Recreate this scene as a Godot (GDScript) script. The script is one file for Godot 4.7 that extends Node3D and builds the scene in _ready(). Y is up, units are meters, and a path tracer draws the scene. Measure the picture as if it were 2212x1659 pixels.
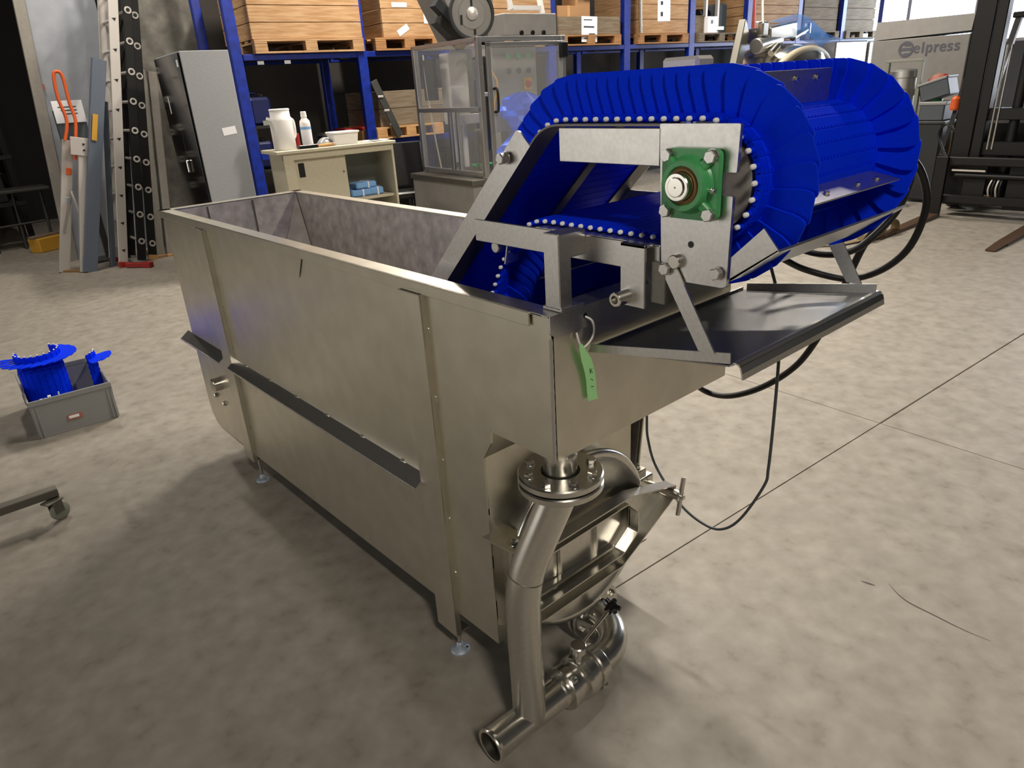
extends Node3D
# An open stainless steel washing tank with a blue side-walled belt conveyor in a machinery warehouse.

var M := {}          # materials by name
var taken := {}      # how often a top-level name has been used
var rng := RandomNumberGenerator.new()

class B:
	# collects triangles in the axes of one thing
	var v := PackedVector3Array()
	var n := PackedVector3Array()
	var x := Transform3D()
	func at(p: Vector3, b := Basis()) -> B:
		x = Transform3D(b, p)
		return self
	func tri(a: Vector3, b: Vector3, c: Vector3, na: Vector3, nb: Vector3, nc: Vector3) -> void:
		a = x * a; b = x * b; c = x * c
		na = (x.basis * na).normalized(); nb = (x.basis * nb).normalized(); nc = (x.basis * nc).normalized()
		if (b - a).cross(c - a).dot(na + nb + nc) > 0.0:
			v.append_array([a, c, b]); n.append_array([na, nc, nb])
		else:
			v.append_array([a, b, c]); n.append_array([na, nb, nc])
	func quad(a: Vector3, b: Vector3, c: Vector3, d: Vector3, m: Vector3) -> void:
		tri(a, b, c, m, m, m); tri(a, c, d, m, m, m)
	func box(c: Vector3, s: Vector3, ch := 0.0) -> B:
		var h := s * 0.5
		ch = minf(ch, minf(h.x, minf(h.y, h.z)) * 0.45)
		var k := h - Vector3(ch, ch, ch)
		for ax in 3:
			var u := (ax + 1) % 3
			var w := (ax + 2) % 3
			for sg in [-1.0, 1.0]:
				var m := Vector3(); m[ax] = sg
				var q := []
				for e in [[-1, -1], [1, -1], [1, 1], [-1, 1]]:
					var p := c; p[ax] += sg * h[ax]; p[u] += e[0] * k[u]; p[w] += e[1] * k[w]; q.append(p)
				quad(q[0], q[1], q[2], q[3], m)
		if ch <= 0.0:
			return self
		for ax in 3:
			var u := (ax + 1) % 3
			var w := (ax + 2) % 3
			for su in [-1.0, 1.0]:
				for sw in [-1.0, 1.0]:
					var m := Vector3(); m[u] = su; m[w] = sw
					var q := []
					for e in [[-1, 0], [1, 0], [1, 1], [-1, 1]]:
						var p := c; p[ax] += e[0] * k[ax]
						p[u] += su * (h[u] if e[1] == 0 else k[u]); p[w] += sw * (k[w] if e[1] == 0 else h[w]); q.append(p)
					quad(q[0], q[1], q[2], q[3], m.normalized())
		for sx in [-1.0, 1.0]:
			for sy in [-1.0, 1.0]:
				for sz in [-1.0, 1.0]:
					var m := Vector3(sx, sy, sz).normalized()
					tri(c + Vector3(sx * h.x, sy * k.y, sz * k.z), c + Vector3(sx * k.x, sy * h.y, sz * k.z), c + Vector3(sx * k.x, sy * k.y, sz * h.z), m, m, m)
		return self
	func span(a: Vector3, b: Vector3, ch := 0.0) -> B:
		return box((a + b) * 0.5, (b - a).abs(), ch)
	func prism(poly: PackedVector2Array, z0: float, z1: float, smooth := false) -> B:
		# polygon in the local x-y plane, extruded along z
		var ix := Geometry2D.triangulate_polygon(poly)
		for i in range(0, ix.size(), 3):
			var a := poly[ix[i]]; var b := poly[ix[i + 1]]; var c := poly[ix[i + 2]]
			for z in [z0, z1]:
				var m := Vector3(0, 0, 1 if z == maxf(z0, z1) else -1)
				tri(Vector3(a.x, a.y, z), Vector3(b.x, b.y, z), Vector3(c.x, c.y, z), m, m, m)
		var ccw := not Geometry2D.is_polygon_clockwise(poly)
		var k := poly.size()
		var en := []
		for i in k:
			var d := poly[(i + 1) % k] - poly[i]
			en.append((Vector2(d.y, -d.x) if ccw else Vector2(-d.y, d.x)).normalized())
		for i in k:
			var j := (i + 1) % k
			var n1: Vector2 = en[i]; var n2: Vector2 = en[i]
			if smooth:
				var pn: Vector2 = en[(i + k - 1) % k]; var nn: Vector2 = en[j]
				if pn.dot(n1) > 0.6: n1 = (n1 + pn).normalized()
				if nn.dot(n2) > 0.6: n2 = (n2 + nn).normalized()
			var m1 := Vector3(n1.x, n1.y, 0); var m2 := Vector3(n2.x, n2.y, 0)
			var a := Vector3(poly[i].x, poly[i].y, z0); var b := Vector3(poly[j].x, poly[j].y, z0)
			var c := Vector3(poly[j].x, poly[j].y, z1); var d2 := Vector3(poly[i].x, poly[i].y, z1)
			tri(a, b, c, m1, m2, m2); tri(a, c, d2, m1, m2, m1)
		return self
	func lathe(prof: Array, seg := 20, smooth := false) -> B:
		# profile of (radius, height) turned round the local y axis; wound so that the outside is to the right going up
		var k := prof.size()
		var en := []
		for i in k - 1:
			var d: Vector2 = prof[i + 1] - prof[i]
			en.append(Vector2(d.y, -d.x).normalized())
		for i in k - 1:
			var n1: Vector2 = en[i]; var n2: Vector2 = en[i]
			if smooth:
				if i > 0 and en[i - 1].dot(n1) > 0.5: n1 = (n1 + en[i - 1]).normalized()
				if i < k - 2 and en[i + 1].dot(n2) > 0.5: n2 = (n2 + en[i + 1]).normalized()
			var p: Vector2 = prof[i]; var q: Vector2 = prof[i + 1]
			for s in seg:
				var c1 := cos(TAU * s / seg); var s1 := sin(TAU * s / seg)
				var c2 := cos(TAU * (s + 1) / seg); var s2 := sin(TAU * (s + 1) / seg)
				var a := Vector3(p.x * c1, p.y, p.x * s1); var b := Vector3(p.x * c2, p.y, p.x * s2)
				var c := Vector3(q.x * c2, q.y, q.x * s2); var d := Vector3(q.x * c1, q.y, q.x * s1)
				var na := Vector3(n1.x * c1, n1.y, n1.x * s1); var nb := Vector3(n1.x * c2, n1.y, n1.x * s2)
				var nc := Vector3(n2.x * c2, n2.y, n2.x * s2); var nd := Vector3(n2.x * c1, n2.y, n2.x * s1)
				if p.x > 1e-6: tri(a, b, c, na, nb, nc)
				if q.x > 1e-6: tri(a, c, d, na, nc, nd)
		return self
	func rod(a: Vector3, b: Vector3, r: float, seg := 12, r2 := -1.0) -> B:
		# a capped cylinder or cone from a to b
		var keep := x
		var y := (b - a).normalized()
		var u := y.cross(Vector3.RIGHT if absf(y.x) < 0.9 else Vector3.UP).normalized()
		x = keep * Transform3D(Basis(u, y, u.cross(y)), a)
		var l := (b - a).length()
		var t := r if r2 < 0.0 else r2
		var e := minf(r, t) * 0.12
		lathe([Vector2(0, 0), Vector2(r - e, 0), Vector2(r, e), Vector2(t, l - e), Vector2(t - e, l), Vector2(0, l)], seg)
		x = keep
		return self
	func bar(a: Vector3, b: Vector3, w: float, h: float, up := Vector3.UP, ch := 0.0) -> B:
		# a rectangular bar from a to b, w across and h along up
		var keep := x
		var z := (b - a).normalized()
		var u := up.cross(z).normalized()
		x = keep * Transform3D(Basis(u, z.cross(u), z), (a + b) * 0.5)
		box(Vector3(), Vector3(w, h, (b - a).length()), ch)
		x = keep
		return self
	func tube(pts: Array, r: float, seg := 12, caps := true, radii := []) -> B:
		var k := pts.size()
		var up := Vector3.UP
		var rings := []
		for i in k:
			var t: Vector3 = (pts[mini(i + 1, k - 1)] - pts[maxi(i - 1, 0)]).normalized()
			if i == 0 and absf(t.y) > 0.9: up = Vector3.RIGHT
			var u := up.cross(t).normalized()
			up = t.cross(u).normalized()
			var ring := []
			var rr: float = radii[i] if radii else r
			for s in seg:
				var d := u * cos(TAU * s / seg) + up * sin(TAU * s / seg)
				ring.append([pts[i] + d * rr, d])
			rings.append(ring)
			if caps and (i == 0 or i == k - 1):
				var m := -t if i == 0 else t
				for s in seg: tri(pts[i], ring[s][0], ring[(s + 1) % seg][0], m, m, m)
		for i in k - 1:
			for s in seg:
				var a = rings[i][s]; var b = rings[i][(s + 1) % seg]; var c = rings[i + 1][(s + 1) % seg]; var d = rings[i + 1][s]
				tri(a[0], b[0], c[0], a[1], b[1], c[1]); tri(a[0], c[0], d[0], a[1], c[1], d[1])
		return self
	func strip(pts: Array, side: Vector3, thick: float, up := Vector3.UP) -> B:
		# a bent sheet: pts run along its middle line, side is its full width vector
		for i in pts.size() - 1:
			var a: Vector3 = pts[i]; var b: Vector3 = pts[i + 1]
			var m := (b - a).cross(side).normalized()
			if m.dot(up) < 0: m = -m
			hull([a - side * 0.5, a + side * 0.5, b + side * 0.5, b - side * 0.5], m * thick)
		return self
	func hull(q: Array, off: Vector3) -> B:
		# a four-cornered plate q thickened by off
		var c := Vector3()
		for p in q: c += p * 0.25
		c += off * 0.5
		var f := [[q[0], q[1], q[2], q[3]], [q[0] + off, q[1] + off, q[2] + off, q[3] + off]]
		for i in 4:
			f.append([q[i], q[(i + 1) % 4], q[(i + 1) % 4] + off, q[i] + off])
		for g in f:
			var m: Vector3 = (g[2] - g[0]).cross(g[3] - g[1]).normalized()
			var mid: Vector3 = (g[0] + g[1] + g[2] + g[3]) * 0.25
			if m.dot(mid - c) < 0: m = -m
			quad(g[0], g[1], g[2], g[3], m)
		return self
	func hexa(r: float, h: float) -> B:
		# hexagonal bolt head or nut standing on the local y axis, its rim chamfered
		var keep := x
		lathe([Vector2(r * 1.12, -0.0005), Vector2(r * 1.12, h * 0.12), Vector2(r, h * 0.12)], 14)
		var last := []
		for lev in [[r, 0.0], [r, h * 0.85], [r * 0.86, h]]:
			var ring := []
			for i in 6: ring.append(Vector3(lev[0] * cos(TAU * i / 6), lev[1], lev[0] * sin(TAU * i / 6)))
			if last:
				for i in 6:
					var j := (i + 1) % 6
					var m: Vector3 = (last[i] + last[j]) * Vector3(1, 0, 1)
					m = m.normalized() + Vector3(0, 0.0 if lev[1] < h else 1.2, 0)
					quad(last[i], last[j], ring[j], ring[i], m.normalized())
			last = ring
		for i in 6: tri(Vector3(0, h, 0), last[i], last[(i + 1) % 6], Vector3.UP, Vector3.UP, Vector3.UP)
		x = keep
		return self
	func mesh(org := Vector3()) -> ArrayMesh:
		var a := []
		a.resize(Mesh.ARRAY_MAX)
		if org != Vector3():
			for i in v.size(): v[i] -= org
		a[Mesh.ARRAY_VERTEX] = v
		a[Mesh.ARRAY_NORMAL] = n
		var m := ArrayMesh.new()
		m.add_surface_from_arrays(Mesh.PRIMITIVE_TRIANGLES, a)
		return m

func facing(y: Vector3, z := Vector3.UP) -> Basis:
	# a basis whose y axis points along y
	y = y.normalized()
	var u := y.cross(z)
	u = (y.cross(Vector3.RIGHT) if u.length() < 0.05 else u).normalized()
	return Basis(u, y, u.cross(y))

func numbered(called: String) -> String:
	var k: int = taken.get(called, 0)
	taken[called] = k + 1
	return called if k == 0 else "%s_%03d" % [called, k]

func thing(called: String, label: String, category: String, p := Vector3(), turn := 0.0, group := "") -> Node3D:
	var o := Node3D.new()
	o.name = numbered(called)
	add_child(o, true)
	o.position = p
	o.rotation.y = turn
	tag(o, label, category, group)
	return o

func tag(o: Node, label: String, category: String, group := "") -> void:
	o.set_meta("label", label)
	o.set_meta("category", category)
	if group: o.set_meta("group", group)

func obj(called: String, b: B, m: Material, parent: Node, org := Vector3()) -> MeshInstance3D:
	return inst(called, b.mesh(org), m, parent)

func inst(called: String, mesh: Mesh, m: Material, parent: Node, t := Transform3D()) -> MeshInstance3D:
	var o := MeshInstance3D.new()
	o.name = called if parent != self else numbered(called)
	o.mesh = mesh
	o.material_override = m
	o.transform = t
	parent.add_child(o, true)
	return o

func single(called: String, b: B, m: Material, label: String, category: String, p := Vector3(), turn := 0.0, group := "") -> MeshInstance3D:
	var o := obj(called, b, m, self)
	o.position = p
	o.rotation.y = turn
	tag(o, label, category, group)
	return o

func struct(called: String, b: B, m: Material, parent: Node = self) -> MeshInstance3D:
	var o := obj(called, b, m, parent)
	if parent == self: o.set_meta("kind", "structure")
	return o

func noise(freq: float, lo: Color, hi: Color, mid := 0.5, oct := 4, side := 512, sd := 1, type := FastNoiseLite.TYPE_SIMPLEX_SMOOTH, stretch := Vector2(1, 1)) -> NoiseTexture2D:
	var f := FastNoiseLite.new()
	f.seed = sd
	f.noise_type = type
	f.frequency = freq
	f.fractal_octaves = oct
	var t := NoiseTexture2D.new()
	t.width = int(side * stretch.x); t.height = int(side * stretch.y)
	t.seamless = true
	t.noise = f
	var g := Gradient.new()
	g.offsets = PackedFloat32Array([0.0, mid, 1.0])
	g.colors = PackedColorArray([lo, lo.lerp(hi, 0.5), hi])
	t.color_ramp = g
	return t

func bump(freq: float, strength: float, side := 512, sd := 5, stretch := Vector2(1, 1)) -> NoiseTexture2D:
	var t := noise(freq, Color.BLACK, Color.WHITE, 0.5, 4, side, sd, FastNoiseLite.TYPE_SIMPLEX_SMOOTH, stretch)
	t.color_ramp = null
	t.as_normal_map = true
	t.bump_strength = strength
	return t

func mat(called: String, c: Color, rough := 0.6, metal := 0.0, tex: Texture2D = null, scale := 1.0) -> StandardMaterial3D:
	var m := StandardMaterial3D.new()
	m.resource_name = called
	m.albedo_color = c
	m.roughness = rough
	m.metallic = metal
	if tex:
		m.albedo_texture = tex
		m.uv1_triplanar = true
		m.uv1_scale = Vector3.ONE * scale
	M[called] = m
	return m

func grey(x: float) -> Color:
	return Color(x, x, x)

func materials() -> void:
	var cloudy := noise(0.012, grey(0.93), grey(1.0), 0.5, 5, 512, 3)
	var fine := noise(0.06, grey(0.93), grey(1.0), 0.5, 4, 512, 8)
	var grain := noise(0.02, Color(0.80, 0.72, 0.62), Color(1, 1, 1), 0.5, 5, 256, 4, FastNoiseLite.TYPE_SIMPLEX_SMOOTH, Vector2(1, 1))
	var rough := noise(0.02, grey(0.9), grey(1.0), 0.5, 5, 512, 11)
	var dents := bump(0.01, 1.2, 512, 21)
	# stainless steels
	var s := mat("steel", Color(0.90, 0.885, 0.83), 0.35, 1.0, cloudy, 1.1)
	s.roughness_texture = rough
	s.normal_enabled = true; s.normal_texture = dents; s.normal_scale = 0.05
	s = mat("steel_inside", Color(0.88, 0.86, 0.84), 0.6, 0.7, noise(0.016, grey(0.74), grey(1.0), 0.5, 5, 512, 9), 1.6)
	s.roughness_texture = rough
	s = mat("steel_frame", Color(0.83, 0.825, 0.815), 0.40, 1.0, fine, 2.5)
	s.roughness_texture = rough
	s = mat("steel_tray", Color(0.62, 0.62, 0.62), 0.26, 1.0, cloudy, 3.0)
	s = mat("steel_pipe", Color(0.88, 0.87, 0.84), 0.27, 1.0, fine, 2.0)
	s.roughness_texture = rough
	s = mat("steel_bright", Color(0.88, 0.87, 0.84), 0.22, 1.0)
	mat("steel_dull", Color(0.50, 0.49, 0.46), 0.5, 1.0, fine, 2.0)
	mat("zinc", Color(0.70, 0.74, 0.80), 0.55, 0.6, fine, 6.0)
	mat("rust", Color(0.62, 0.50, 0.34), 0.6, 0.7, fine, 12.0)
	mat("aluminium", Color(0.80, 0.78, 0.76), 0.45, 0.45, fine, 3.0)
	mat("aluminium_dull", Color(0.60, 0.58, 0.55), 0.6, 0.2, cloudy, 2.0)
	# plastics
	s = mat("belt", Color(0.015, 0.19, 0.93), 0.55, 0.0, fine, 5.0)
	s.metallic_specular = 0.12
	s = mat("belt_plate", Color(0.02, 0.21, 0.95), 0.55, 0.0, fine, 4.0)
	s.metallic_specular = 0.14
	mat("pin", Color(0.98, 0.98, 0.98), 0.5)
	mat("green_paint", Color(0.30, 0.66, 0.40), 0.35, 0.0, fine, 6.0)
	s = mat("green_tag", Color(0.74, 0.96, 0.70), 0.6)
	s.backlight_enabled = true; s.backlight = Color(0.6, 0.8, 0.6)
	mat("ink", Color(0.08, 0.16, 0.10), 0.8)
	mat("white_plastic", Color(0.92, 0.91, 0.90), 0.4)
	mat("black_rubber", Color(0.025, 0.025, 0.028), 0.45)
	mat("black_plastic", Color(0.03, 0.03, 0.035), 0.35)
	mat("grey_cable", Color(0.27, 0.29, 0.31), 0.45)
	mat("crate_grey", Color(0.56, 0.565, 0.565), 0.5, 0.0, fine, 4.0)
	mat("sticker_red", Color(0.62, 0.40, 0.34), 0.7)
	mat("paper", Color(0.93, 0.93, 0.95), 0.8)
	mat("print", Color(0.18, 0.19, 0.22), 0.8)
	# building and background
	s = mat("concrete_floor", Color(0.62, 0.597, 0.56), 0.62, 0.0, noise(0.009, grey(0.90), grey(1.0), 0.45, 6, 1024, 14), 0.45)
	s.detail_enabled = true
	s.detail_blend_mode = BaseMaterial3D.BLEND_MODE_MUL
	s.detail_albedo = noise(0.02, Color(0.80, 0.785, 0.76), grey(1.0), 0.26, 5, 1024, 31)
	s.roughness_texture = rough
	mat("scuff", Color(0.30, 0.28, 0.265), 0.8)
	mat("joint_dirt", Color(0.13, 0.12, 0.11), 0.9)
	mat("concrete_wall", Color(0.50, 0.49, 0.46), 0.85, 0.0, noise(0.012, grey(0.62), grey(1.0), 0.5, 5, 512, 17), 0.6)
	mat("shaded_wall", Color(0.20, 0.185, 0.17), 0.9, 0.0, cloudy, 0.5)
	mat("faded_print", Color(0.34, 0.34, 0.38), 0.7)
	mat("wall_paint", Color(0.34, 0.335, 0.33), 0.8, 0.0, cloudy, 0.3)
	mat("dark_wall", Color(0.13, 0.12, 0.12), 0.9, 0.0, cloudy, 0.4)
	mat("ceiling", Color(0.24, 0.235, 0.23), 0.85)
	mat("rack_blue", Color(0.03, 0.17, 0.60), 0.42, 0.0, noise(0.02, grey(0.7), grey(1.0), 0.5, 4, 256, 6), 2.0)
	mat("rack_dark", Color(0.05, 0.07, 0.20), 0.5)
	mat("wood", Color(0.70, 0.575, 0.43), 0.75, 0.0, grain, 1.8).uv1_scale = Vector3(0.5, 5.0, 0.5)
	mat("wood_pale", Color(0.82, 0.66, 0.46), 0.75, 0.0, grain, 2.2).uv1_scale = Vector3(0.5, 5.0, 0.5)
	mat("wood_grey", Color(0.50, 0.46, 0.40), 0.85, 0.0, grain, 1.5).uv1_scale = Vector3(0.5, 5.0, 0.5)
	mat("wood_pallet", Color(0.66, 0.50, 0.33), 0.8, 0.0, grain, 2.6).uv1_scale = Vector3(0.5, 5.0, 0.5)
	mat("cardboard", Color(0.66, 0.50, 0.34), 0.85, 0.0, fine, 2.0)
	mat("cabinet_grey", Color(0.62, 0.63, 0.645), 0.55, 0.0, fine, 1.5)
	s = mat("cabinet_black", Color(0.02, 0.021, 0.023), 0.12)
	mat("panel_grey", Color(0.66, 0.68, 0.72), 0.4, 0.15, cloudy, 0.8)
	mat("channel_grey", Color(0.40, 0.44, 0.50), 0.5, 0.3, fine, 2.0)
	mat("cream", Color(0.74, 0.71, 0.62), 0.5, 0.0, fine, 1.2)
	mat("cream_dark", Color(0.50, 0.51, 0.47), 0.6)
	mat("orange", Color(0.80, 0.34, 0.12), 0.5)
	mat("red", Color(0.60, 0.10, 0.08), 0.5)
	mat("black_steel", Color(0.035, 0.033, 0.032), 0.5, 0.2, fine, 2.0)
	mat("fork_worn", Color(0.36, 0.27, 0.20), 0.5, 0.5, fine, 4.0)
	mat("machine_grey", Color(0.53, 0.52, 0.505), 0.5, 0.0, cloudy, 0.9)
	mat("bin_grey", Color(0.30, 0.33, 0.35), 0.5)
	mat("bin_dark", Color(0.13, 0.14, 0.15), 0.5)
	mat("yellow", Color(0.80, 0.60, 0.20), 0.6, 0.0, fine, 3.0)
	mat("blue_can", Color(0.02, 0.07, 0.28), 0.45)
	mat("foam_blue", Color(0.48, 0.66, 0.86), 0.8)
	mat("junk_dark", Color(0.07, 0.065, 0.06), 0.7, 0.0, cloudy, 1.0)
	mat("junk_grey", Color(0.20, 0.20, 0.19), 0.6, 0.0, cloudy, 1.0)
	mat("belt_strap", Color(0.48, 0.42, 0.30), 0.85)
	s = mat("acrylic", Color(0.95, 0.96, 0.95, 0.10), 0.03)
	s.transparency = BaseMaterial3D.TRANSPARENCY_ALPHA
	s = mat("blue_film", Color(0.03, 0.36, 0.92, 0.88), 0.35)
	s.transparency = BaseMaterial3D.TRANSPARENCY_ALPHA
	s.backlight_enabled = true; s.backlight = Color(0.1, 0.4, 0.8)
	s = mat("pale_film", Color(0.45, 0.70, 0.98, 0.35), 0.3)
	s.transparency = BaseMaterial3D.TRANSPARENCY_ALPHA
	s = mat("lamp_tube", Color(0.95, 0.95, 0.95), 0.5)
	s.emission_enabled = true; s.emission = Color(1.0, 0.96, 0.90); s.emission_energy_multiplier = 6.0
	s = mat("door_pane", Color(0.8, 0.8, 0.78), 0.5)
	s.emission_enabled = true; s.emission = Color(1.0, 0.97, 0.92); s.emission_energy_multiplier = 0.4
	s = mat("window_pane", Color(0.9, 0.93, 0.97), 0.4)
	s.emission_enabled = true; s.emission = Color(0.86, 0.93, 1.0); s.emission_energy_multiplier = 5.0

func _ready() -> void:
	rng.seed = 7
	# camera
	var cam := Camera3D.new()
	cam.name = "camera"
	cam.fov = 57.636
	cam.near = 0.05
	cam.far = 80.0
	cam.transform = Transform3D(Basis(Vector3(0.74548, -0.05633, 0.66414), Vector3(0.30024, 0.91798, -0.25916), Vector3(-0.59508, 0.3926, 0.70125)).orthonormalized(), Vector3(-0.93138, 1.65, 0.97133))
	add_child(cam)
	cam.current = true
	# environment: an overcast sky outside, seen and felt only through the building's openings
	var sky_m := ProceduralSkyMaterial.new()
	sky_m.sky_top_color = Color(0.72, 0.78, 0.86)
	sky_m.sky_horizon_color = Color(0.86, 0.88, 0.90)
	sky_m.ground_bottom_color = Color(0.30, 0.29, 0.27)
	sky_m.ground_horizon_color = Color(0.60, 0.60, 0.58)
	var sky := Sky.new()
	sky.sky_material = sky_m
	var env := Environment.new()
	env.background_mode = Environment.BG_SKY
	env.sky = sky
	env.background_energy_multiplier = 1.0
	env.tonemap_mode = Environment.TONE_MAPPER_LINEAR
	env.tonemap_exposure = 1.45
	env.sdfgi_enabled = true
	env.ssao_enabled = true
	env.ssil_enabled = true
	var we := WorldEnvironment.new()
	we.name = "environment"
	we.environment = env
	add_child(we)
	materials()
	# lamps: rows of fluorescent fittings under the roof, a strip of windows and an open gate on the far right
	for p in [[3.2, 4.4, -1.5, 0.50, "hung lowest, over the tank's right side"], [3.8, 5.2, -5.2, 1.0, "above the packing machine"], [8.4, 5.2, -4.6, 0.5, "above the shiny vat"], [0.6, 5.2, -7.4, 0.30, "above the leaning ladders"], [-2.0, 5.2, 4.2, 0.62, "farthest from the rack"]]:
		lamp(Vector3(p[0], p[1], p[2]), 27.0 * p[3], p[4])
	area("window_light", Vector3(16.7, 2.85, -7.0), Vector2(6.0, 1.8), Vector3(-1, -0.12, 0), Color(0.88, 0.94, 1.0), 40.0)
	area("gate_light", Vector3(16.7, 1.9, -1.0), Vector2(4.0, 3.6), Vector3(-1, -0.02, 0), Color(0.94, 0.96, 1.0), 40.0)
	area("door_light", Vector3(-6.3, 1.9, -4.8), Vector2(5.4, 3.3), Vector3(1, 0, 0), Color(1.0, 0.98, 0.95), 5.0)
	room()
	tank()
	conveyor()
	tray_and_hoses()
	crate_and_cart()
	left_side()
	rack()
	desk()
	filler()
	right_side()

func area(called: String, p: Vector3, size: Vector2, towards: Vector3, c: Color, energy: float) -> void:
	var l := AreaLight3D.new()
	l.name = called
	l.area_size = size
	l.light_color = c
	l.light_energy = energy
	l.area_range = 60.0
	l.shadow_enabled = true
	add_child(l)
	l.transform = Transform3D(Basis.looking_at(towards.normalized(), Vector3.UP if absf(towards.y) < 0.9 * towards.length() else Vector3.RIGHT), p)

func lamp(p: Vector3, energy: float, where: String) -> void:
	var t := thing("ceiling_lamp", "long white fluorescent fitting under the roof, " + where, "lamp", p, 0.0, "fluorescent fittings under the roof")
	obj("housing", B.new().box(Vector3(0, 0.05, 0), Vector3(1.6, 0.06, 0.30), 0.01), M.white_plastic, t)
	obj("diffuser", B.new().box(Vector3(0, 0.008, 0), Vector3(1.5, 0.02, 0.24), 0.004), M.lamp_tube, t)
	obj("hanger", B.new().rod(Vector3(-0.6, 0.08, 0), Vector3(-0.6, 6.0 - p.y, 0), 0.006).rod(Vector3(0.6, 0.08, 0), Vector3(0.6, 6.0 - p.y, 0), 0.006), M.steel_dull, t)
	area("lamp_light", p + Vector3(0, -0.012, 0), Vector2(1.5, 0.24), Vector3.DOWN, Color(1.0, 0.96, 0.90), energy)

func room() -> void:
	# floor: sub-base and four-square concrete slabs parted by saw-cut joints
	struct("floor", B.new().span(Vector3(-9, -0.3, -14), Vector3(18, -0.1, 9)), M.joint_dirt)
	var fl := get_node("floor")
	var a := -0.0687
	var at := Transform3D(Basis(Vector3.UP, a), Vector3(2.45, 0, -0.2))
	var up := Basis(Vector3(1, 0, 0), Vector3(0, 0, -1), Vector3(0, 1, 0))     # a prism drawn in (x, -z), thickened upwards
	# the big left slab has one joint cut into it that ends under the tank
	var left := PackedVector2Array([Vector2(-16, -16), Vector2(-0.003, -16), Vector2(-0.003, -0.003), Vector2(-2.0, -0.003), Vector2(-2.0, 0.003), Vector2(-0.003, 0.003), Vector2(-0.003, 16), Vector2(-16, 16)])
	inst("slab", B.new().at(Vector3(), up).prism(left, -0.1, 0.0).mesh(), M.concrete_floor, fl, at)
	for q in [[0.003, 8.0, 0.003, 8.0], [0.003, 8.0, -8.0, -0.003], [8.006, 16.0, 0.003, 8.0], [8.006, 16.0, -8.0, -0.003], [0.003, 16.0, -16.0, -8.006], [0.003, 16.0, 8.006, 16.0]]:
		inst("slab", B.new().span(Vector3(q[0], -0.1, q[2]), Vector3(q[1], 0.0, q[3]), 0.002).mesh(), M.concrete_floor, fl, at)
	for q in [[[Vector3(1.212, 0, 0.252), Vector3(1.216, 0, 0.275), Vector3(1.221, 0, 0.297)], 0.009], [[Vector3(1.262, 0, 0.325), Vector3(1.232, 0, 0.365), Vector3(1.212, 0, 0.41), Vector3(1.205, 0, 0.49), Vector3(1.199, 0, 0.575), Vector3(1.204, 0, 0.65)], 0.006]]:
		var cp := curve(q[0], 6)
		var sb := B.new()
		for i in cp.size() - 1: sb.bar(cp[i] + Vector3(0, 0.0001, 0), cp[i + 1] + Vector3(0, 0.0001, 0), q[1] * sin(PI * (i + 0.7) / cp.size()), 0.0006)
		obj("scuff_mark", sb, M.scuff, fl)
	struct("wall_front", B.new().span(Vector3(-6.8, 0, 8.5), Vector3(17.2, 6.2, 8.8)), M.wall_paint)
	var wl := B.new().span(Vector3(-6.8, 0, -13.6), Vector3(-6.5, 6.2, -7.6)).span(Vector3(-6.8, 0, -2.0), Vector3(-6.5, 6.2, 8.8)).span(Vector3(-6.8, 3.8, -7.6), Vector3(-6.5, 6.2, -2.0))
	struct("wall_left", wl, M.wall_paint)
	var dr := thing_struct("door_1")
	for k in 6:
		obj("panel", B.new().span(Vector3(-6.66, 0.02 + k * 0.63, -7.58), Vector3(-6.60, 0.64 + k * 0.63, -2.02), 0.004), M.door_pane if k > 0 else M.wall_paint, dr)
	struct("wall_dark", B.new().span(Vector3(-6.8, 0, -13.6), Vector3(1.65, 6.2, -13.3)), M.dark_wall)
	struct("ceiling", B.new().span(Vector3(-6.8, 6.0, -13.6), Vector3(17.2, 6.2, 8.8)), M.ceiling)
	# back wall of cast concrete panels behind the rack, with a return at its left end
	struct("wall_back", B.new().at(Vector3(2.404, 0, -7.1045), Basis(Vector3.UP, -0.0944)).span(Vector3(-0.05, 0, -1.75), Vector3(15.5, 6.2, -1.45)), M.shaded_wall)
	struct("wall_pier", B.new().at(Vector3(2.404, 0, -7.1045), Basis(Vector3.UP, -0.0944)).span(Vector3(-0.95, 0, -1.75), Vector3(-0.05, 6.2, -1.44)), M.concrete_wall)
	struct("wall_return", B.new().span(Vector3(1.62, 0, -13.5), Vector3(1.80, 6.2, -8.9)), M.concrete_wall)
	# right wall with a strip of windows and a gate opening
	var w := B.new()
	w.span(Vector3(16.9, 0, -13.6), Vector3(17.2, 1.9, -3.1)).span(Vector3(16.9, 3.8, -13.6), Vector3(17.2, 6.2, 8.8))
	w.span(Vector3(16.9, 0, 1.3), Vector3(17.2, 3.8, 8.8)).span(Vector3(16.9, 1.9, -13.6), Vector3(17.2, 3.8, -10.0)).span(Vector3(16.9, 1.9, -3.35), Vector3(17.2, 3.8, -3.1))
	struct("wall_right", w, M.wall_paint)
	var win := thing_struct("window_1")
	for k in 5:
		var z := -9.95 + k * 1.32
		obj("pane", B.new().span(Vector3(16.99, 1.95, z), Vector3(17.01, 3.75, z + 1.26)), M.window_pane, win)
		obj("frame", B.new().span(Vector3(16.93, 1.9, z + 1.25), Vector3(17.05, 3.8, z + 1.32)), M.aluminium, win)
	obj("frame", B.new().span(Vector3(16.93, 1.9, -10.0), Vector3(17.05, 1.96, -3.35)).span(Vector3(16.93, 3.74, -10.0), Vector3(17.05, 3.8, -3.35)), M.aluminium, win)

func thing_struct(called: String) -> Node3D:
	var o := Node3D.new()
	o.name = called
	add_child(o, true)
	o.set_meta("kind", "structure")
	return o

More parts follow.
